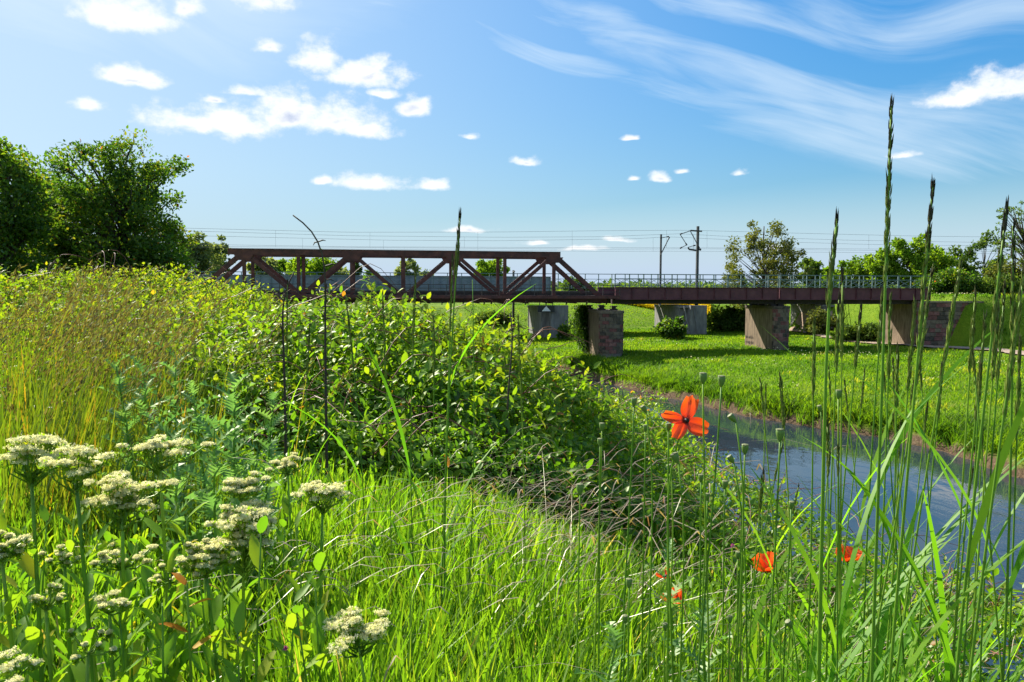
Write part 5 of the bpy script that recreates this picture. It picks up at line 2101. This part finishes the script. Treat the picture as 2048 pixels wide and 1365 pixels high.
cress(90, 1184, 1.0, 38, 'green bud head, left of the lower pair of buds', bud=True, leaves=12)
cress(218, 1188, 1.0, 46, 'green bud head, right of the lower pair of buds', bud=True, leaves=12)
cress(717, 1238, 1.05, 118, 'wide white flower cluster low in the central grass', leaves=8)
cress(20, 1316, .85, 78, 'large cream bud head in the lower left corner', bud=True, leaves=7)
cress(0, 1072, 1.0, 44, 'white flower head cut off by the left edge', tiers=2, leaves=9)
cress(128, 1098, 1.1, 26, 'tiny bud head above the lower pair of buds', bud=True, leaves=10)
cress(340, 1138, 1.1, 22, 'tiny cream bud beside the orange leaves', bud=True, leaves=10)
cress(175, 1278, .95, 24, 'tiny bud low between the bud pair', bud=True, leaves=12)
for i in range(105):
    px = rng.uniform(-40, 640)
    Y = rng.uniform(1.0, 2.1)
    py = rng.uniform(1020, 1290)
    tp = at(px, py, Y)
    g = gh(tp[0], Y)
    if tp[2] < g + .15:
        tp[2] = g + rng.uniform(.2, .35)
    b = np.array([tp[0] + rng.normal() * .03, Y, g - .02])
    t = min(CRESS, key=lambda c: math.hypot(c.location.x - b[0], c.location.y - b[1]))
    q = np.linspace(0, 1, 7)[:, None]
    line = b * (1 - q) + tp * q + rng.normal(size=3) * .01 * np.sin(q * 3)
    m = MB()
    m.tube(line, np.linspace(.0032, .0012, 7), 6)
    sh = m.build('shoot', M_STEM, t, smooth=True)
    stem_leaves(sh, line, 13, .080, hi=1.0)

# orange dying leaves
t = thing('withered_plant', 'plant with orange withered leaves among the cress', 'wild plant', gpos([372], [1.05])[0])
tp = at(374, 1168, 1.05)
line = np.linspace(np.array(gpos([378], [1.05])[0]), tp, 7)
m = MB()
m.tube(line, np.linspace(.003, .0015, 7), 6)
m.build('stem', M_STEM, t, smooth=True)
OM = mesh_of('leaf', LANCE_V, LANCE_F, M_ORANGELEAF)
stem_leaves(t, line, 10, .062, lo=.5, hi=1.0, me=OM, up=.4)
for px, py, Y in [(247, 1192, 1.2), (572, 1298, 1.1), (183, 1262, 1.0), (1465, 1092, 1.6)]:
    tp = at(px, py, Y)
    b = np.array([tp[0], Y, gh(tp[0], Y)])
    t = thing('clover_flower', {247: 'tiny purple flower right of the small bud heads', 572: 'tiny purple flower low left of the wide white cluster', 183: 'tiny purple flower in the lower left leaves', 1465: 'tiny reddish flower behind the red poppies'}[px], 'wildflower', b, 'tiny purple flowers')
    m = MB()
    m.tube([b, (b + tp) / 2 + [.01, 0, 0], tp], [.0012, .001, .0008], 5)
    m.build('stem', M_STEM, t)
    n = 40
    V, F, k = scatter(CARD_V, CARD_F, tp + rand_unit(n) * .002, frames(rand_unit(n) + [0, 0, .5], rand_unit(n)), np.full(n, .004))
    build('flower_head', V, F, M_PURPLE, t, np.repeat(rng.random(n), k))

# ------------------------------------------------------------------ thistles


def thistle_leaf():
    V, F = [(0, 0, 0)], []
    n = 6
    for i in range(1, n + 1):
        y = i / n
        w = .30 * math.sin(min(1, y * 1.1 + .15) * math.pi * .86) + .02
        z = .10 * math.sin(y * 3)
        V += [(0, y * .96 - .04, z), (w * 1.0, y * .98 + .02, z + .10), (-w, y * .98 + .02, z + .10), (w * .38, y * .96 - .09, z + .02), (-w * .38, y * .96 - .09, z + .02)]
    V.append((0, 1.1, -.05))
    pr = 0
    for i in range(n):
        b = 1 + i * 5
        F += [(pr, b + 3, b), (pr, b, b + 4), (b, b + 3, b + 1), (b, b + 2, b + 4)]
        pr = b
    F += [(pr, pr + 1, len(V) - 1), (pr, len(V) - 1, pr + 2)]
    return V, F


TL = mesh_of('leaf', *thistle_leaf(), M_THIST, smooth=False)


def thistle(px, py, Y, px_base, label, L=.10, n=22):
    L *= 1.15
    n = int(n * 1.5)
    tp = at(px, py, Y)
    bx = (px_base - 1024) / FPX * Y
    b = np.array([bx, Y + .05, gh(bx, Y + .05) - .02])
    t = thing('thistle', label, 'thistle', b, 'thistles among the grass')
    q = np.linspace(0, 1, 9)[:, None]
    line = b * (1 - q) + tp * q + rng.normal(size=3) * .02 * np.sin(q * 3)
    m = MB()
    m.tube(line, np.linspace(.006, .002, 9), 6)
    m.build('stem', M_STEM, t, smooth=True)
    stem_leaves(t, line, n, L, lo=.12, hi=1.0, me=TL, up=.7)
    return t


thistle(232, 735, 2.3, 270, 'spiny grey-green thistle at the left of the thistle patch')
thistle(285, 745, 2.4, 300, 'grey-green thistle with a dense dark tip')
thistle(352, 722, 2.5, 330, 'tall slender thistle in the middle of the patch')
thistle(385, 790, 2.2, 390, 'short thistle left of the broad dark thistle')
thistle(468, 772, 2.0, 440, 'broad dark thistle at the right of the patch', .12, 26)
thistle(545, 800, 2.2, 480, 'leaning thistle reaching towards the bush', .10, 22)
thistle(430, 850, 1.9, 430, 'low spiky thistle above the ragged white cluster', .11, 20)
thistle(330, 850, 1.9, 345, 'low spiky thistle behind the white cluster', .10, 18)
thistle(520, 900, 1.9, 500, 'low thistle beside the small distant flower head', .09, 16)
thistle(1330, 1120, 1.5, 1335, 'feathery green plant under the red poppies', .08, 16)
thistle(1400, 1235, 1.25, 1395, 'feathery green plant at the bottom below the poppies', .09, 18)
thistle(1240, 1280, 1.2, 1240, 'feathery green plant low left of the poppies', .08, 14)

# ------------------------------------------------------------------ tall grass stems
SPK_V = [(0, 0, 0), (.15, .38, .10), (-.15, .38, .10), (0, .38, -.14), (0, 1, 0)]
SPK_F = [(0, 1, 2), (0, 3, 1), (0, 2, 3), (4, 2, 1), (4, 1, 3), (4, 3, 2)]


CULMS = []


def culm(px, py, Y, pxb, headpx, label, group='tall grass stems', r=.0026, hw=.0052, leaves=2, dark=1.0, bow=0.0, nod=0.0, spk=.015, yb=1365, dens=1.0):
    tp = at(px, py, Y)
    bt = at(pxb, yb, Y)
    d = bt - tp
    # run the line on down to the ground
    k = 1.0
    for _ in range(40):
        p = tp + d * k
        if p[2] < gh(p[0], p[1]):
            break
        k += .06
    b = tp + d * k
    t = thing('tall_grass_stem', label, 'grass stem', b, group)
    n = 15
    q = np.linspace(0, 1, n)[:, None]
    side = np.array([1.0, 0, 0])
    line = b * (1 - q) + tp * q + side * bow * np.sin(q * math.pi)
    if nod:
        e = np.clip((q - .86) / .14, 0, 1)
        line = line + side * nod * e ** 2 - np.array([0, 0, abs(nod) * .45]) * e ** 2
    m = MB()
    rad = np.linspace(r * .88, r * .36, n)
    if not bow:
        line = line + side * rng.normal() * .012 * np.sin(q * math.pi)
    m.tube(line, rad, 6)
    m.build('stem', M_STEM, t, smooth=True)
    L = np.linalg.norm(tp - b)
    hl = headpx / FPX * Y
    f0 = 1 - hl / L
    if headpx > 0:
        ns = int((44 + hl * 330) * dens)
        u = rng.random(ns)
        uq = f0 + (1 - f0) * u
        P = np.stack([np.interp(uq, q[:, 0], line[:, i]) for i in range(3)], 1)
        ax = (tp - b) / L
        a = rng.random(ns) * 6.28
        rr = hw * (.35 + .75 * np.sin(np.clip(u * .93 + .05, 0, 1) * math.pi) ** .6) * (1 - .55 * u)
        out = np.stack([np.cos(a), np.sin(a), 0 * a], 1)
        P = P + out * rr[:, None] * .36
        aa = ax[None] * 1.0 + out * rng.uniform(.02, .16, ns)[:, None]
        V, F, kk = scatter(SPK_V, SPK_F, P, frames(aa, out), np.stack([np.full(ns, spk * .45), spk * rng.uniform(.8, 1.3, ns), np.full(ns, spk * .45)], 1))
        tint = np.clip(1.0 - dark * (.12 + 1.2 * u ** 1.4) + rng.normal(0, .14, ns), 0, 1)
        o = build('seed_head', V, F, M_HEAD, t, np.repeat(tint, kk))
        o['kind'] = 'stuff'
    for i in range(leaves):
        f = rng.uniform(.15, .8) * f0
        p = np.array([np.interp(f, q[:, 0], line[:, j]) for j in range(3)])
        V, F, T = blades([p], [rng.uniform(.22, .40)], [rng.uniform(.006, .011)], [rng.choice([0.1, 3.0]) + rng.normal() * .5], [rng.uniform(.15, .55)], 8, [rng.uniform(0, .22)], [.5], lean0=.25, twist=.5)
        build('leaf', V, F, M_BLADE, t, smooth=True)
    CULMS.append(t)
    return t


C = [(1783, 212, .95, 1742, 365, 'tallest grass stem with a long dark seed head, right of centre', dict(r=.0034, hw=.0062, leaves=2)),
     (1866, 370, .95, 1782, 340, 'second tallest grass stem with a dark seed head, right of the tallest', dict(r=.0032, hw=.006, leaves=2)),
     (1660, 432, .90, 1642, 190, 'thick grass stem with a forked dark tip, left of the tallest', dict(r=.0040, hw=.0055, leaves=1, nod=.008)),
     (2014, 410, .95, 1928, 270, 'grass stem with a dark tip near the right edge', dict(r=.0034, hw=.0058)),
     (2026, 452, 1.0, 1968, 290, 'grass stem leaning just behind the dark tip near the right edge', dict(r=.003, hw=.0052)),
     (2052, 520, .90, 1960, 320, 'grass stem with a long green head cut by the right edge', dict(r=.003, hw=.0058, dark=.5)),
     (1920, 537, 1.1, 1806, 200, 'leaning grass stem with a pale green head left of the right edge group', dict(dark=.5)),
     (1862, 552, 1.1, 1700, 230, 'grass stem with a twisted green head crossing the second tallest', dict(dark=.6)),
     (1685, 548, 1.2, 1690, 175, 'slim brownish grass head right of the forked stem', dict(dark=.8)),
     (1766, 588, 1.25, 1752, 120, 'short green grass head under the tallest head', dict(dark=.6)),
     (1781, 598, 1.2, 1736, 165, 'short grass head beside a blade under the tallest head', dict(dark=.5)),
     (1678, 600, 1.3, 1662, 150, 'thin brown grass head close to the forked stem', dict(dark=.9)),
     (1722, 622, 1.3, 1690, 120, 'leaning brown grass head right of the forked stem', dict(dark=.9)),
     (1830, 608, 1.2, 1772, 180, 'green grass head left of the second tallest stem', dict(dark=.4)),
     (1950, 595, 1.1, 1925, 160, 'green grass head in front of the wing wall', dict(dark=.5)),
     (1998, 600, 1.15, 1940, 170, 'brown grass head before the embankment', dict(dark=.8)),
     (2010, 572, 1.2, 1985, 200, 'slender grass head between the right edge stems', dict(dark=.6)),
     (1560, 758, 1.3, 1545, 110, 'short thin grass head above the river, left of the forked stem', dict(dark=.7)),
     (1655, 842, 1.35, 1640, 100, 'low thin grass head over the water', dict(dark=.7)),
     (1527, 950, 1.4, 1520, 90, 'small grass head low over the near water edge', dict(dark=.7)),
     (1628, 640, 1.25, 1600, 170, 'pale grass head left of the forked stem', dict(dark=.4)),
     (1795, 700, 1.3, 1770, 120, 'low green head between the two tallest stems', dict(dark=.5)),
     (1885, 735, 1.25, 1850, 110, 'low green head right of the second tallest stem', dict(dark=.5)),
     (1970, 640, 1.1, 1900, 210, 'green head left of the right edge group', dict(dark=.5)),
     (2040, 680, 1.1, 2010, 200, 'green head low at the right edge', dict(dark=.5)),
     (920, 432, 1.7, 905, 130, 'central grass stem with a black pointed seed head before the truss', dict(r=.0036, hw=.0066, leaves=2, yb=1120, spk=.020)),
     (905, 520, 1.75, 885, 150, 'grass stem leaning on the central black-headed stem', dict(r=.003, hw=.004, dark=.6, yb=1130)),
     (832, 545, 1.8, 845, 160, 'pale slender grass stem left of the central stem', dict(dark=.45, yb=1120)),
     (765, 590, 1.9, 775, 200, 'slender grass stem left of the pale slender one', dict(dark=.5, yb=1000)),
     (1036, 640, 1.8, 1040, 190, 'single green grass stem right of the central stem', dict(dark=.5, yb=1100)),
     (692, 600, 2.2, 712, 170, 'thin grass stem before the bush left of centre', dict(dark=.5, yb=980)),
     (868, 640, 1.8, 868, 120, 'short green stem between central stems', dict(dark=.4, yb=1100)),
     (945, 560, 1.75, 925, 0, 'bare green blade-like stem at the central group', dict(yb=1100)),
     (575, 565, 2.6, 590, 150, 'dark dry stalk at the left of the bush', dict(dark=1.0, yb=900)),
     (620, 640, 2.4, 605, 130, 'thin dry grass stalk over the bush', dict(dark=.9, yb=950))]
for px, py, Y, pxb, hp, lab, kw in C:
    culm(px, py, Y, pxb, hp, lab, **kw)
ORD = 'first second third fourth fifth sixth seventh eighth ninth tenth eleventh twelfth thirteenth fourteenth fifteenth sixteenth seventeenth eighteenth'.split()
lows = np.sort(rng.uniform(1480, 2060, 20))
for i, px in enumerate(lows):
    Y = rng.uniform(1.0, 1.7)
    k = f'{ORD[i]} from the left' if i < 10 else f'{ORD[19 - i]} from the right'
    culm(px, rng.uniform(690, 980), Y, px - rng.uniform(-60, 110), rng.uniform(40, 85), f'low slender green grass stem at the right, {k} of the low stems', group='low slender stems at the right', leaves=2, dark=.6, r=.0022, hw=.0032, spk=.011)


def broad_blades():
    """long single blades of the tall grass at the right, each one apart"""
    for i in range(190):
        px = rng.uniform(1500, 2120)
        Y = rng.uniform(1.0, 1.8)
        b = gpos([px], [Y])[0]
        b[2] += rng.uniform(.0, .25)
        h = rng.uniform(.35, .72)
        a = (rng.choice([0.0, 3.14]) if px > 1760 else 0.0) + rng.normal() * .5
        V, F, T = blades([b], [h], [rng.uniform(.008, .016)], [a], [rng.uniform(.05, .5)], 9, [rng.uniform(0, .15)], [.5], lean0=rng.uniform(.05, .3), twist=.6)
        near = min(CULMS, key=lambda c: math.hypot(c.location.x - b[0], c.location.y - b[1]))
        build('leaf', V, F, M_BLADE, near, smooth=True)
    for (px, py, Y, ang, h, bend, dr, lab) in [(735, 1010, 2.0, .1, .22, .55, .95, 'arching blade curving over left of the central stems'), (800, 1040, 1.9, .0, .27, .55, .9, 'long arching blade at the left foot of the central stems'),
                                               (850, 1030, 1.9, 3.1, .26, .5, .95, 'arching blade bent to the left at the central stems'), (930, 1000, 1.9, .2, .20, .35, .9, 'arching blade hooked over right of the central stems'),
                                               (1035, 1050, 1.9, 3.0, .17, .5, .95, 'hooked blade at the foot of the single green stem')]:
        p = at(px, py, Y)
        p[2] = max(p[2], gh(p[0], Y))
        V, F, T = blades([p], [h], [.011], [ang], [bend], 12, [dr], [.5], lean0=.1, twist=.3)
        o = build('grass_leaf', V, F, M_BLADE, None, smooth=True)
        tag(o, lab, 'grass blade')


broad_blades()


def dark_stalk(pts, Y, label, twigs=12):
    P = np.array([at(x, y, Y) for x, y in pts])
    g = P[0].copy()
    g[2] = gh(g[0], Y)
    P = np.vstack([g, P])
    L = smooth_line(P, 24)
    t = thing('dry_weed_stalk', label, 'dry stalk', g)
    m = MB()
    m.tube(L, np.linspace(.008, .003, 24), 6)
    m.build('stem', M_WOODY, t, smooth=True)
    for i in range(twigs):
        k = int(rng.uniform(11, 22))
        d = np.array([rng.normal(), rng.normal() * .5, rng.uniform(-.2, .8)])
        d /= np.linalg.norm(d)
        m = MB()
        s = rng.uniform(.015, .04)
        m.tube([L[k], L[k] + d * s, L[k] + d * s * 1.6 + [0, 0, -s * .3]], [.003, .003, .001], 5)
        m.build('twig', M_WOODY, t, smooth=True)
    return t


dark_stalk([(650, 640), (652, 540), (648, 490), (638, 462), (622, 443), (602, 434), (586, 431)], 3.4, 'dark weed stalk bending left above the bush before the truss', 16)
dark_stalk([(570, 800), (566, 660), (562, 600), (572, 560), (588, 545)], 3.2, 'brown curled weed stalk at the left of the truss', 6)
dark_stalk([(1015, 800), (1022, 720), (1028, 660), (1020, 628)], 4.2, 'brown dry stalk at the right shoulder of the bush', 8)

# ------------------------------------------------------------------ poppies


def petal(parent, c, d, nrm, L, W, cup=.25, roll=.12, seed=0):
    r = np.random.default_rng(seed)
    d, nrm = np.array(d, float), np.array(nrm, float)
    d /= np.linalg.norm(d)
    nrm = nrm - d * nrm.dot(d)
    nrm /= np.linalg.norm(nrm)
    sd = np.cross(d, nrm)
    nu, nv = 13, 12
    ph = r.uniform(0, 6, 6)
    V, T = [], []
    for j in range(nv):
        v = j / (nv - 1)
        wv = W * (math.sin(min(v * 1.02, 1) ** .72 * math.pi * .70) * .5 + .03)
        for i in range(nu):
            u = i / (nu - 1) * 2 - 1
            edge = 1 - .14 * u * u + .035 * math.sin(u * 7 + ph[0]) + .02 * math.sin(u * 15 + ph[1])
            y = L * v * (edge if v > .3 else 1 - (1 - edge) * v / .3)
            z = cup * L * (v ** 1.6) * .6 + roll * L * u * u * v + .060 * L * v * math.sin(u * 6 + ph[2] + v * 3) + .035 * L * v * math.sin(u * 13 + ph[3] + v * 5)
            V.append(np.array(c) + d * y + sd * u * wv + nrm * z)
            T.append(v)
    return build('petal', V, grid_faces(nu, nv), M_PETAL, parent, T, smooth=True)


def poppy_flower(px, py, Y, stem_px, petals, label, size=.036, nrm=(0, -1, .25), hook=None):
    c = at(px, py, Y)
    b = gpos([stem_px], [Y + .02])[0]
    t = thing('poppy', label, 'poppy', b, 'red poppies in bloom')
    if hook:
        P = [b] + [at(x, y, Y + .015) for x, y in hook] + [c + np.array([0, .006, 0])]
    else:
        P = [b, (b + c) / 2 + np.array([.012, 0, 0]), c - np.array([0, 0, .012]), c]
    L = smooth_line(P, 22)
    m = MB()
    m.tube(L, np.linspace(.0019, .0013, 22), 6)
    m.build('stem', M_STEM, t, smooth=True)
    for i, (ang, ln, wd, cup) in enumerate(petals):
        d = np.array([math.cos(ang), 0, math.sin(ang)])
        nn = np.array(nrm, float)
        nn /= np.linalg.norm(nn)
        d = d - nn * d.dot(nn)
        petal(t, c - nn * .0012 * i, d, nn, size * ln, size * wd, cup, seed=int(px) + i)
    m = MB()
    n = 10
    nn = np.array(nrm, float) / np.linalg.norm(nrm)
    pts = np.array([c + nn * z for z in np.linspace(-.001, .008, 6)])
    m.tube(pts, [.002, .0034, .0040, .0040, .0034, .0012], n)
    m.build('heart', M_DARK, t, smooth=True)
    nst = 40
    P = c + nn * .002 + rand_unit(nst) * .006
    V, F, T = blades(P, rng.uniform(.004, .008, nst), .0007, rng.random(nst) * 6.28, .5, 2, 0, None)
    build('stamens', V, F, M_DARK, t)
    return t


poppy_flower(1372, 842, 1.2, 1392, [(math.radians(76), 1.48, .92, .20), (math.radians(168), 1.50, .66, .10), (math.radians(231), 1.30, .80, .14), (math.radians(333), 1.42, 1.02, .18)],
             'large open red poppy with four spread petals', .0258, (.12, -1, .30), hook=[(1338, 1150), (1330, 960), (1334, 880), (1343, 858), (1358, 853)])


def poppy_cup(px, py, Y, stem_px, petals, label, size):
    """half-open flower seen from the side: petals rise round the heart"""
    c = at(px, py, Y)
    b = gpos([stem_px], [Y + .02])[0]
    t = thing('poppy', label, 'poppy', b, 'red poppies in bloom')
    L = smooth_line([b, (b + c) / 2 + np.array([.012, 0, 0]), c - np.array([0, 0, .015]), c], 22)
    m = MB()
    m.tube(L, np.linspace(.0019, .0013, 22), 6)
    m.build('stem', M_STEM, t, smooth=True)
    for i, (az_, el_, ln, wd) in enumerate(petals):
        a, e = math.radians(az_), math.radians(el_)
        d = np.array([math.cos(a) * math.cos(e), math.sin(a) * math.cos(e), math.sin(e)])
        inward = np.array([-math.cos(a) * math.sin(e), -math.sin(a) * math.sin(e), math.cos(e)])
        petal(t, c + d * .001, d, inward, size * ln, size * wd, .22, .16, seed=int(px) + i)
    m = MB()
    m.tube(np.array([c + UP * z for z in np.linspace(-.001, .008, 6)]), [.002, .0034, .0040, .0040, .0034, .0012], 10)
    m.build('heart', M_DARK, t, smooth=True)
    return t


poppy_cup(1532, 1146, 1.5, 1538, [(180, 38, 1.15, 1.2), (255, 30, .95, 1.5), (0, 62, 1.35, 1.1), (90, 55, 1.2, 1.4)], 'cup-shaped red poppy low between the grass stems', .030)
poppy_cup(1694, 1124, 1.6, 1700, [(175, 58, 1.15, 1.0), (265, 25, .8, 1.3), (-8, 22, 1.2, 1.0), (80, 50, 1.0, 1.3)], 'red poppy partly hidden behind a tall grass stem at right', .031)
poppy_cup(1332, 1157, 1.6, 1345, [(185, 12, .95, .8), (20, 65, 1.0, .8), (270, 15, .6, .8)], 'small red poppy half hidden by grass, upper of the two', .023)
poppy_cup(1352, 1208, 1.55, 1360, [(180, 14, 1.2, .9), (10, 68, 1.2, .9), (90, 55, 1.15, 1.1), (270, 20, .7, 1.0)], 'small red poppy with a raised petal, lower of the two', .026)


def capsule_meshes():
    prof = [(0, .10), (.06, .30), (.25, .62), (.5, .88), (.75, 1.0), (.92, .98), (1.0, .88)]
    n = 12
    V, F = [], []
    for z, r in prof:
        for k in range(n):
            rr = r * (1 + .03 * math.cos(k * math.pi))
            V.append((.5 * rr * math.cos(k * 2 * math.pi / n), .5 * rr * math.sin(k * 2 * math.pi / n), z * 1.45))
    for j in range(len(prof) - 1):
        for k in range(n):
            F.append((j * n + k, j * n + (k + 1) % n, (j + 1) * n + (k + 1) % n, (j + 1) * n + k))
    body = mesh_of('capsule', V, F, M_POD)
    V, F = [], []
    for z, r in [(1.44, .46), (1.50, .50), (1.56, .45), (1.64, .12)]:
        for k in range(n):
            rr = r * (1.06 if k % 2 else .94)
            V.append((rr * math.cos(k * 2 * math.pi / n), rr * math.sin(k * 2 * math.pi / n), z))
    for j in range(3):
        for k in range(n):
            F.append((j * n + k, j * n + (k + 1) % n, (j + 1) * n + (k + 1) % n, (j + 1) * n + k))
    F.append(tuple(range(3 * n, 4 * n)))
    lid = mesh_of('lid', V, F, M_PODTOP, smooth=False)
    return body, lid


CAPB, CAPL = capsule_meshes()


def capsule(px, py, Y, pxb, label, w=14, tilt=0.0, hook=0.0):
    """seed capsule centred at (px,py), w photo pixels wide"""
    s = w / FPX * Y
    c = at(px, py, Y)
    ax = np.array([math.sin(tilt), rng.normal() * .05, math.cos(tilt)])
    ax /= np.linalg.norm(ax)
    foot = c - ax * s * .75
    b = gpos([pxb], [Y + .01])[0]
    t = thing('poppy_capsule', label, 'seed capsule', b, 'poppy seed capsules')
    below = foot - ax * .03 - np.array([0, 0, .01])
    mid = (below + b) / 2 + np.array([rng.normal() * .01, 0, 0])
    L = smooth_line([b, mid, below, foot], 20)
    m = MB()
    m.tube(L, np.linspace(.0019, .0012, 20), 6)
    m.build('stem', M_STEM, t, smooth=True)
    R = euler_of(np.cross(ax, [1.0, 0, 0.0]), ax)
    o = link('capsule', CAPB, foot, t, R, (s, s, s))
    l = bpy.data.objects.new('lid', CAPL)
    COL.objects.link(l)
    l.parent = o
    return t


for a in [(1406, 758, 1.15, 1405, 'tall poppy capsule above the big red poppy, left of a pair', 15, 0), (1443, 764, 1.15, 1422, 'tall poppy capsule above the big red poppy, right of a pair', 15, 0),
          (1268, 806, 1.25, 1250, 'poppy capsule against the bush left of the big red poppy', 12, 0), (1289, 820, 1.3, 1310, 'tilted poppy capsule just left of the big red poppy', 11, -.5),
          (1337, 856, 1.22, 1345, 'poppy capsule tucked under the left petal of the big poppy', 11, 0), (1291, 858, 1.35, 1300, 'small poppy capsule left of the big poppy stem', 10, 0),
          (1204, 855, 1.3, 1190, 'poppy capsule in front of the bush, upper of a close pair', 11, 0), (1200, 886, 1.3, 1200, 'poppy capsule in front of the bush, lower of a close pair', 11, 0),
          (1466, 838, 1.2, 1488, 'left-leaning poppy capsule over the river', 13, -.7), (1490, 900, 1.2, 1480, 'upright poppy capsule over the river', 14, 0),
          (1463, 920, 1.25, 1482, 'drooping poppy capsule over the river', 12, -.6), (1352, 918, 1.2, 1362, 'left-tilted poppy capsule below the big red poppy', 15, -.45),
          (1340, 938, 1.3, 1350, 'small poppy capsule below the tilted one', 11, -.3), (1450, 971, 1.25, 1452, 'poppy capsule low over the near water, left of a pair', 12, 0),
          (1486, 978, 1.25, 1478, 'poppy capsule low over the near water, right of a pair', 13, 0), (1402, 958, 1.3, 1405, 'poppy capsule before the scrub below the big poppy', 11, 0),
          (1560, 872, 1.1, 1545, 'large poppy capsule among the grass stems over the river', 17, 0), (1583, 1012, 1.2, 1575, 'poppy capsule near the water edge among grass stems', 11, 0),
          (1415, 995, 1.4, 1420, 'dim poppy capsule in the scrub', 10, 0), (1160, 980, 1.25, 1178, 'round nodding poppy bud left of the dry grass', 15, 0),
          (1258, 1168, 1.15, 1265, 'poppy bud low left of the small red poppies', 13, 0), (1476, 1112, 1.4, 1480, 'poppy bud left of the cup-shaped poppy', 11, 0),
          (1677, 790, 1.2, 1680, 'dark poppy capsule beside the forked grass stem', 12, 0), (1640, 818, 1.25, 1650, 'small pale poppy capsule left of the forked grass stem', 9, -.3),
          (1585, 1165, 1.3, 1590, 'poppy bud right of the cup-shaped poppy', 12, 0), (1250, 1240, 1.2, 1255, 'poppy bud lowest left of the poppies', 12, 0), (1460, 1240, 1.2, 1465, 'poppy bud low right of the small poppies', 11, 0),
          (1580, 1250, 1.1, 1585, 'tilted poppy capsule low among the broad blades', 13, -.6), (1330, 1255, 1.2, 1335, 'poppy bud straight below the small poppies', 11, 0)]:
    capsule(*a)
